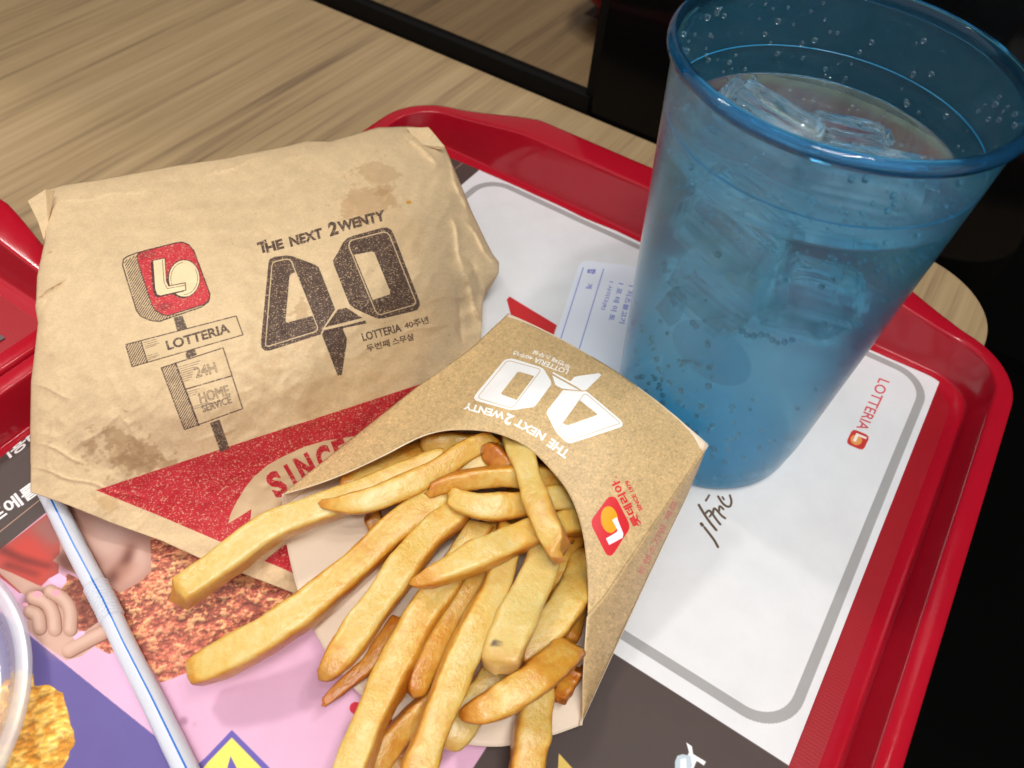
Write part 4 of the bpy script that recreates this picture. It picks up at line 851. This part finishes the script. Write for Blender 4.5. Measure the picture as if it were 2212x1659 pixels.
# ------------------------------------------------------------------ straw
def straw():
    c = np.array([at(u, v, .42) for u, v in [(97, 1050), (113, 1080), (167, 1190), (205, 1262), (228, 1305)]]); c2 = np.array([at(u, v, .42) for u, v in [(228, 1305), (268, 1392), (330, 1514), (400, 1659), (470, 1800)]])
    path = np.r_[resample(c, 60), resample(c2, 80)[1:]]; d0 = at(213, 1262, .42); d1 = at(243, 1336, .42)
    Ls = np.r_[0, np.cumsum(np.linalg.norm(np.diff(path, axis=0), axis=1))]
    l0 = Ls[np.argmin(np.linalg.norm(path - d0, axis=1))]; l1 = Ls[np.argmin(np.linalg.norm(path - d1, axis=1))]
    ls = np.unique(np.r_[np.linspace(0, l0, 30), np.linspace(l0, l1, 91), np.linspace(l1, Ls[-1], 40)]); P = np.stack([np.interp(ls, Ls, path[:, k]) for k in range(3)], 1)
    PL = mat('milky_straw_plastic', srgb(214, 218, 228), .28); b = BS(PL); b.inputs['Subsurface Weight'].default_value = .35; b.inputs['Subsurface Radius'].default_value = (1, 1, 1); b.inputs['Subsurface Scale'].default_value = .002
    BL = mat('blue_straw_stripe', srgb(20, 110, 206), .3)
    T = np.gradient(P, axis=0); T[:, 2] = 0; T /= np.linalg.norm(T, axis=1)[:, None]; sd = np.stack([T[:, 1], -T[:, 0], T[:, 2]], 1)
    def rad(l): return .325 + ((.062 * (1 - abs(((l - l0) / (l1 - l0) * 11) % 1 * 2 - 1)) - .008) if l0 < l < l1 else 0)
    k = 32; a = np.linspace(0, 2 * np.pi, k, endpoint=False)
    g = empty('bendy_straw', P[70], 'white bendy drinking straw with a thin blue stripe lying on the chicken print', 'straw')
    def tube(sel, name, th0=0, th1=2 * np.pi, off=0, m_=PL, wrap=True, ang=None):
        A = a if ang is None else ang; V = []
        for i in sel:
            tw = -.08 - .18 * ls[i] / Ls[-1] if ang is not None else 0
            for t in A: V.append(P[i] + sd[i] * math.sin(t + tw) * (rad(ls[i]) + off) + np.array([0, 0, 1]) * math.cos(t + tw) * (rad(ls[i]) + off))
        return build(name, V, grid_faces(len(sel), len(A), wrap), m_, g)
    i0 = [i for i in range(len(ls)) if ls[i] <= l0 + 1e-6]; i1 = [i for i in range(len(ls)) if l0 - 1e-6 <= ls[i] <= l1 + 1e-6]; i2 = [i for i in range(len(ls)) if ls[i] >= l1 - 1e-6]
    tube(i0, 'tube'); tube(i1, 'bellows'); tube(i2, 'tube'); tube(range(len(ls)), 'stripe', off=.006, m_=BL, wrap=False, ang=np.linspace(.02, .17, 4))
straw()

# ------------------------------------------------------------------ clear lid, lower left
def thin_plastic(name, tint, veil, veilcol, gloss=.08):
    m = bpy.data.materials.new(name); m.use_nodes = True; nt = m.node_tree; nt.nodes.clear()
    o = nt.nodes.new('ShaderNodeOutputMaterial'); tr = nt.nodes.new('ShaderNodeBsdfTransparent'); tr.inputs[0].default_value = tint
    df = nt.nodes.new('ShaderNodeBsdfDiffuse'); df.inputs[0].default_value = veilcol; tl = nt.nodes.new('ShaderNodeBsdfTranslucent'); tl.inputs[0].default_value = veilcol
    gl = nt.nodes.new('ShaderNodeBsdfGlossy'); gl.inputs['Roughness'].default_value = gloss; gl.inputs['Color'].default_value = (1, 1, 1, 1)
    m1 = nt.nodes.new('ShaderNodeMixShader'); m1.inputs[0].default_value = .5; nt.links.new(df.outputs[0], m1.inputs[1]); nt.links.new(tl.outputs[0], m1.inputs[2])
    m2 = nt.nodes.new('ShaderNodeMixShader'); m2.inputs[0].default_value = veil; nt.links.new(tr.outputs[0], m2.inputs[1]); nt.links.new(m1.outputs[0], m2.inputs[2])
    _, fr = schlick(nt); m3 = nt.nodes.new('ShaderNodeMixShader')
    nt.links.new(fr.outputs[0], m3.inputs[0]); nt.links.new(m2.outputs[0], m3.inputs[1]); nt.links.new(gl.outputs[0], m3.inputs[2]); nt.links.new(m3.outputs[0], o.inputs[0])
    return m
def schlick(nt, f0=.04):
    lw = nt.nodes.new('ShaderNodeLayerWeight'); lw.inputs[0].default_value = .5; p = nt.nodes.new('ShaderNodeMath'); p.operation = 'POWER'; p.inputs[1].default_value = 5; q = nt.nodes.new('ShaderNodeMath'); q.operation = 'MULTIPLY_ADD'; q.inputs[1].default_value = 1 - f0; q.inputs[2].default_value = f0
    nt.links.new(lw.outputs['Facing'], p.inputs[0]); nt.links.new(p.outputs[0], q.inputs[0]); return lw, q
def lathe(profile, c, k, ripple=None):
    V = []
    for i, (r, z) in enumerate(profile):
        for j in range(k):
            t = 2 * math.pi * j / k; rr = r + (ripple(i, j) if ripple else 0); V.append((c[0] + rr * math.cos(t), c[1] + rr * math.sin(t), c[2] + z))
    return V, grid_faces(len(profile), k, True)
def lid():
    c = (-18.16, -3.68, 0); g = empty('dessert_cup_lid', (c[0], c[1], .08), 'clear ribbed plastic lid at the left edge over the purple print', 'plastic lid')
    A = thin_plastic('clear_lid_plastic', (.97, .97, .98, 1), .34, (.88, .86, .88, 1)); B = thin_plastic('milky_lid_rim', (.94, .95, .97, 1), .38, (.82, .84, .88, 1), .25)
    v, f = lathe([(5.30, .98), (5.45, 1.0), (5.62, 1.0), (5.72, .98), (5.73, .93), (5.70, .90), (5.55, .95), (5.30, .94)], c, 140, None); build('rim', v, f, B, g)
    v, f = lathe([(5.32, .96), (5.18, .90), (5.10, .8), (5.04, .5), (4.98, .2), (4.7, .12)], c, 300, lambda i, j: (.055 if j % 3 == 0 else -.03) if 2 <= i <= 4 else 0); build('ribbed_wall', v, f, A, g)
    v, f = lathe([(4.72, .12), (4.2, .11), (4.0, .2), (3.2, .22), (.2, .22), (.01, .22)], c, 120); build('top_disc', v, f, A, g)
lid()

# ------------------------------------------------------------------ blue cup, drink and ice
CUPX, CUPY = -2.63, 21.73
def cup_pt(r, t, h):
    return (CUPX - .07 * h / 15.4 + r * math.cos(t), CUPY - .25 * h / 15.4 + r * math.sin(t), h)
def cup_r(h): return 3.50 + .94 * h / 15.0
def cup_lathe(profile, k):
    return [cup_pt(r, 2 * math.pi * j / k, h) for r, h in profile for j in range(k)], grid_faces(len(profile), k, True)
def cup_mat(name, t_col, refr_col, w_refr, veil, veilcol, rough, bump=0.0, gl_rough=.18):
    m = bpy.data.materials.new(name); m.use_nodes = True; nt = m.node_tree; nt.nodes.clear(); lk = nt.links.new
    o = nt.nodes.new('ShaderNodeOutputMaterial'); tr = nt.nodes.new('ShaderNodeBsdfTransparent'); tr.inputs[0].default_value = t_col
    rf = nt.nodes.new('ShaderNodeBsdfRefraction'); rf.inputs['Color'].default_value = refr_col; rf.inputs['Roughness'].default_value = rough; rf.inputs['IOR'].default_value = 1.12
    df = nt.nodes.new('ShaderNodeBsdfDiffuse'); df.inputs[0].default_value = veilcol; tl = nt.nodes.new('ShaderNodeBsdfTranslucent'); tl.inputs[0].default_value = veilcol
    gl = nt.nodes.new('ShaderNodeBsdfGlossy'); gl.inputs['Roughness'].default_value = gl_rough
    mixs = [nt.nodes.new('ShaderNodeMixShader') for _ in range(4)]
    mixs[0].inputs[0].default_value = w_refr; lk(tr.outputs[0], mixs[0].inputs[1]); lk(rf.outputs[0], mixs[0].inputs[2])
    mixs[1].inputs[0].default_value = .6; lk(df.outputs[0], mixs[1].inputs[1]); lk(tl.outputs[0], mixs[1].inputs[2])
    mixs[2].inputs[0].default_value = veil; lk(mixs[0].outputs[0], mixs[2].inputs[1]); lk(mixs[1].outputs[0], mixs[2].inputs[2])
    lw, fr = schlick(nt); lk(fr.outputs[0], mixs[3].inputs[0]); lk(mixs[2].outputs[0], mixs[3].inputs[1]); lk(gl.outputs[0], mixs[3].inputs[2])
    lk(mixs[3].outputs[0], o.inputs[0])
    if bump:
        tc = nt.nodes.new('ShaderNodeTexCoord'); nn = nt.nodes.new('ShaderNodeTexNoise'); nn.inputs['Scale'].default_value = 2200; lk(tc.outputs['Object'], nn.inputs['Vector'])
        b = nt.nodes.new('ShaderNodeBump'); b.inputs['Strength'].default_value = bump; b.inputs['Distance'].default_value = .0003; lk(nn.outputs['Fac'], b.inputs['Height'])
        for q in (rf, df, tl, gl): lk(b.outputs[0], q.inputs['Normal'])
    return m
def cup():
    g = empty('blue_cup', (CUPX, CUPY, .06), 'tall translucent blue plastic tumbler of iced soda standing on the white liner', 'cup')
    FROST = cup_mat('frosted_blue_plastic', (.62, .89, .99, 1), (.62, .90, .99, 1), .50, .19, (.10, .60, .95, 1), .17, .35)
    CLEAR = cup_mat('blue_plastic_inner', (.86, .96, 1, 1), (.9, .97, 1, 1), 0, .03, (.08, .38, .62, 1), .1, 0, .08)
    RIM = mat('blue_plastic_rim', (.10, .50, .88, 1), .035, Transmission_Weight=.97, IOR=1.45)
    k = 144
    out = [(.01, .14), (2.0, .14), (3.0, .13), (3.12, .08), (3.30, .08), (3.42, .18), (3.50, .42), (3.56, .9)] + [(cup_r(h) + .05, h) for h in np.linspace(1.7, 14.9, 24)]
    v, f = cup_lathe(out, k); build('outer_wall', v, f, FROST, g)
    inn = [(.01, .36), (2.9, .36), (3.25, .46), (3.45, .70)] + [(cup_r(h) - .07, h) for h in np.linspace(1.0, 13.2, 20)] + [(cup_r(13.25) - .02, 13.3)] + [(cup_r(h) - .02, h) for h in np.linspace(13.4, 14.9, 6)]
    v, f = cup_lathe(inn, k); build('inner_wall', v, [q[::-1] for q in f], CLEAR, g)
    rim = [(4.50 + .19 * math.cos(t), 15.10 + .22 * math.sin(t)) for t in np.linspace(-2.0, 2 * math.pi - 2.0, 22)]
    v, f = cup_lathe(rim, k); build('rim', v, f, RIM, g)
    # raised stacking line inside
    v, f = cup_lathe([(cup_r(13.3) - .02 + .03 * math.cos(t), 13.3 + .018 * math.sin(t)) for t in np.linspace(0, 6.283, 8)], k); build('stacking_line', v, f, mat('pale_blue_edge', srgb(40, 120, 160), .2), g)
    EMB = cup_mat('embossed_frosted_plastic', (.80, .94, .99, 1), (.80, .94, .99, 1), .4, .14, (.14, .52, .83, 1), .24, .9)
    def on_wall(u, v):
        d = ROT @ np.array([(u - CX) / FPX, -(v - CY) / FPX, -1.0]); C0 = np.array([0, 0, CAMZ])
        for t in np.linspace(.2, 1.6, 3000):
            p = C0 + d * t * 22
            if 0 < p[2] < 15 and math.hypot(p[0] - CUPX + .07 * p[2] / 15.4, p[1] - CUPY + .25 * p[2] / 15.4) < cup_r(p[2]) + .062: return p
        return C0 + d * 20
    o2 = np.array([1261.8, 548.6]); k2 = .33067
    c0 = np.array([835, 645.]); V = [on_wall(*(o2 + c0 * k2))]; n_ = 40
    for q in (.25, .5, .75, 1):
        for t in range(n_): a = 2 * math.pi * t / n_; V.append(on_wall(*(o2 + (c0 + np.array([250 * math.cos(a) * q + 60 * math.sin(a) * q, 210 * math.sin(a) * q + 60 * math.cos(a) * q])) * k2)))
    F = [(0, 1 + t, 1 + (t + 1) % n_) for t in range(n_)] + [(1 + b * n_ + t, 1 + (b + 1) * n_ + t, 1 + (b + 1) * n_ + (t + 1) % n_, 1 + b * n_ + (t + 1) % n_) for b in range(3) for t in range(n_)]
    build('embossed_mark', V, F, EMB, g)
    G = coons([(585, 210), (685, 295)], [(462, 352), (560, 480), (620, 440)], [(585, 210), (462, 352)], [(685, 295), (620, 440)], 12, 12)
    V = [on_wall(*(o2 + p * k2)) for p in G.reshape(-1, 2)]; build('embossed_mark', V, grid_faces(12, 12), EMB, g)
    return g
cup()
def soda_mat(w, name):
    m = mat(name, (.97, .985, 1, 1), .0, Transmission_Weight=1.0, IOR=1.33); nt = m.node_tree; o = nt.nodes['Material Output']
    tr = nt.nodes.new('ShaderNodeBsdfTransparent'); mx = nt.nodes.new('ShaderNodeMixShader'); mx.inputs[0].default_value = w
    nt.links.new(tr.outputs[0], mx.inputs[1]); nt.links.new(BS(m).outputs[0], mx.inputs[2]); nt.links.new(mx.outputs[0], o.inputs[0]); return m
WATER = soda_mat(.14, 'soda_against_the_wall'); WATERTOP = soda_mat(.9, 'soda_surface')
ICE = mat('ice', (.93, .97, 1, 1), .04, Transmission_Weight=1.0, IOR=1.31)
_p = coord(ICE); _n = N(ICE, 'ShaderNodeTexNoise', Scale=130, Detail=3); L(ICE, _p, 'Vector', _n, 'Vector'); add_bump(ICE, _n, 'Fac', .35, .0015)
def _frosty():
    nt = ICE.node_tree; o = nt.nodes['Material Output']; d = nt.nodes.new('ShaderNodeBsdfDiffuse'); d.inputs[0].default_value = (.82, .92, 1, 1); t = nt.nodes.new('ShaderNodeBsdfTranslucent'); t.inputs[0].default_value = (.82, .92, 1, 1)
    a = nt.nodes.new('ShaderNodeMixShader'); nt.links.new(d.outputs[0], a.inputs[1]); nt.links.new(t.outputs[0], a.inputs[2]); n2 = nt.nodes.new('ShaderNodeTexNoise'); n2.inputs['Scale'].default_value = 45; nt.links.new(_p.outputs[0], n2.inputs[0])
    r = nt.nodes.new('ShaderNodeMapRange'); r.inputs[1].default_value = .46; r.inputs[2].default_value = .68; r.inputs[4].default_value = .55; nt.links.new(n2.outputs['Fac'], r.inputs[0])
    m = nt.nodes.new('ShaderNodeMixShader'); nt.links.new(r.outputs[0], m.inputs[0]); nt.links.new(BS(ICE).outputs[0], m.inputs[1]); nt.links.new(a.outputs[0], m.inputs[2]); nt.links.new(m.outputs[0], o.inputs[0])
_frosty()
def drink():
    lv = 12.45; k = 96
    prof = [(.01, .39), (2.85, .39), (3.20, .49), (3.40, .73)] + [(cup_r(h) - .10, h) for h in np.linspace(1.0, lv - .06, 22)] + [(cup_r(lv) - .11, lv + .04), (cup_r(lv) - .22, lv - .01), (cup_r(lv) * .8, lv - .02), (cup_r(lv) * .4, lv - .02), (.01, lv - .02)]
    V, F = cup_lathe(prof, k); V = [(x, y, z + (.03 * mnoise.noise((x * 2, y * 2, 5)) if z > lv - .05 and math.hypot(x - CUPX, y - CUPY + .2) < cup_r(lv) - .5 else 0)) for x, y, z in V]
    so = build('soda', V, F, [WATER, WATERTOP], origin=(CUPX, CUPY, .4))
    for p_ in so.data.polygons:
        if p_.center.z * 100 + .4 > lv - .09: p_.material_index = 1
    tag(so, 'clear fizzy soda filling the blue cup almost to the rim', 'drink')
drink()
def ice_cube(c, s, rot, label, seed):
    bm = bmesh.new(); bmesh.ops.create_cube(bm, size=1); bmesh.ops.bevel(bm, geom=bm.edges[:], offset=.12, segments=2, affect='EDGES'); bmesh.ops.subdivide_edges(bm, edges=bm.edges[:], cuts=3, use_grid_fill=True)
    R_ = Matrix.Rotation(rot[2], 3, 'Z') @ Matrix.Rotation(rot[1], 3, 'Y') @ Matrix.Rotation(rot[0], 3, 'X'); V = []
    for v_ in bm.verts:
        n_ = mnoise.noise(Vector(v_.co) * 2.2 + Vector((seed, seed, 0))); q = Vector(v_.co) * (1 + .10 * n_); q = R_ @ Vector((q.x * s[0], q.y * s[1], q.z * s[2])); V.append((q.x + c[0], q.y + c[1], q.z + c[2]))
    bm.verts.index_update(); F = [[v_.index for v_ in f_.verts] for f_ in bm.faces]; bm.free()
    tag(build('ice_cube', V, F, ICE, origin=c), label, 'ice cube', 'ice cubes floating in the soda')
X0 = CUPX - .05
for c, s, r_, lab, sd in (((X0 - 1.35, CUPY - .3, 12.15), (3.3, 1.3, 1.5), (.35, .08, -.22), 'long ice piece breaking the surface at the left of the cup', 1), ((X0 + 1.5, CUPY - .9, 12.05), (3.2, 1.5, 1.5), (.6, -.12, .12), 'angular ice piece with a sharp raised corner at the right', 2),
                          ((X0 + .5, CUPY + 1.6, 11.5), (2.6, 2.0, 1.6), (.1, .1, .4), 'flat ice piece lying low at the far side of the cup', 3), ((X0 - .9, CUPY - 2.4, 10.4), (3.0, 1.7, 1.6), (.3, .25, -.2), 'ice piece under the surface against the near wall', 4),
                          ((X0 + 1.7, CUPY - 2.1, 9.2), (2.6, 1.8, 2.0), (.5, .2, .5), 'large ice piece sunk in the middle of the soda', 5), ((X0 - .9, CUPY - 1.9, 8.0), (2.6, 1.9, 1.5), (.2, .4, .1), 'deepest ice piece, lowest one in the stack of ice', 6)):
    ice_cube((c[0], c[1], c[2] + (.5 if c[2] > 11.9 else .1)), s, r_, lab, sd)
def beads(name, pts, m_, label, cat):
    V, F = [], []; bm = bmesh.new(); bmesh.ops.create_icosphere(bm, subdivisions=2, radius=1); bv = [v_.co.copy() for v_ in bm.verts]; bf = [[v_.index for v_ in f_.verts] for f_ in bm.faces]; bm.free()
    for (x, y, z, r_, sx) in pts:
        b0 = len(V); V += [(x + q.x * r_, y + q.y * r_, z + q.z * r_ * sx) for q in bv]; F += [[i + b0 for i in f_] for f_ in bf]
    tag(build(name, V, F, m_), label, cat, kind='stuff')
def bubbles():
    r = np.random.RandomState(6); pts = []
    for _ in range(130):
        h = r.uniform(.8, 6.5) if r.rand() < .85 else r.uniform(6, 11.5); t = r.uniform(-2.9, .3); rr = cup_r(h) - .13; n_ = r.randint(1, 4) if r.rand() < .35 else 1
        for q in range(n_): pts.append((*cup_pt(rr - .02, t + q * .035, h - q * .16 * r.rand()), r.uniform(.05, .11), 1.0))
    for q in range(9): pts.append((*cup_pt(cup_r(8.6) - .17, -1.42 + q * .045, 8.75 - .1 * math.sin(q * 1.3)), .05 + .05 * r.rand() + (.03 if q < 4 else 0), 1.0))
    for (t, h, rr) in ((-1.62, 7.6, .09), (-1.55, 6.7, .10), (-1.50, 5.9, .12), (-1.58, 5.4, .06), (-1.72, 6.5, .08), (-1.25, 5.3, .11), (-1.24, 5.05, .07), (-1.50, 4.2, .09), (-1.45, 3.3, .11), (-1.62, 3.0, .12), (-1.35, 2.6, .10), (-1.7, 4.4, .10), (-1.1, 3.6, .10), (-.9, 4.2, .09), (-1.2, 2.2, .10), (-1.52, 2.1, .11), (-.8, 3.0, .09), (-1.85, 3.8, .11), (-2.0, 2.9, .1)): pts.append((*cup_pt(cup_r(h) - .17, t, h), rr, 1.0))
    beads('bubbles', pts, mat('gas_bubble', (.42, .58, .66, 1), .0, Transmission_Weight=1.0, IOR=.70), 'small gas bubbles clinging inside the lower wall of the blue cup', 'bubbles')
    pts = []
    for _ in range(330):
        h = r.uniform(12.5, 14.7); t = r.uniform(0, 2 * math.pi); pts.append((*cup_pt(cup_r(h) - .085, t, h), (.015 + .075 * r.rand() ** 2.2), 1.2))
    for _ in range(170):
        t = r.uniform(-3.3, .5); h = 12.35 - abs(r.randn()) * .35 - .25 * math.sin(t * 3) ** 2; pts.append((*cup_pt(cup_r(h) - .12, t, h), r.uniform(.02, .07), 1.0))
    for _ in range(90):
        t = r.uniform(0, 6.28); q = r.uniform(.3, 1) ** .5 * 3.8; pts.append((CUPX - .5 + q * math.cos(t), CUPY + q * math.sin(t), 12.46, r.uniform(.02, .07), .7))
    beads('droplets', pts, mat('water_droplet', (.8, .9, .95, 1), .0, Transmission_Weight=1.0, IOR=1.45), 'fine droplets spattered inside the top of the blue cup', 'droplets')
bubbles()
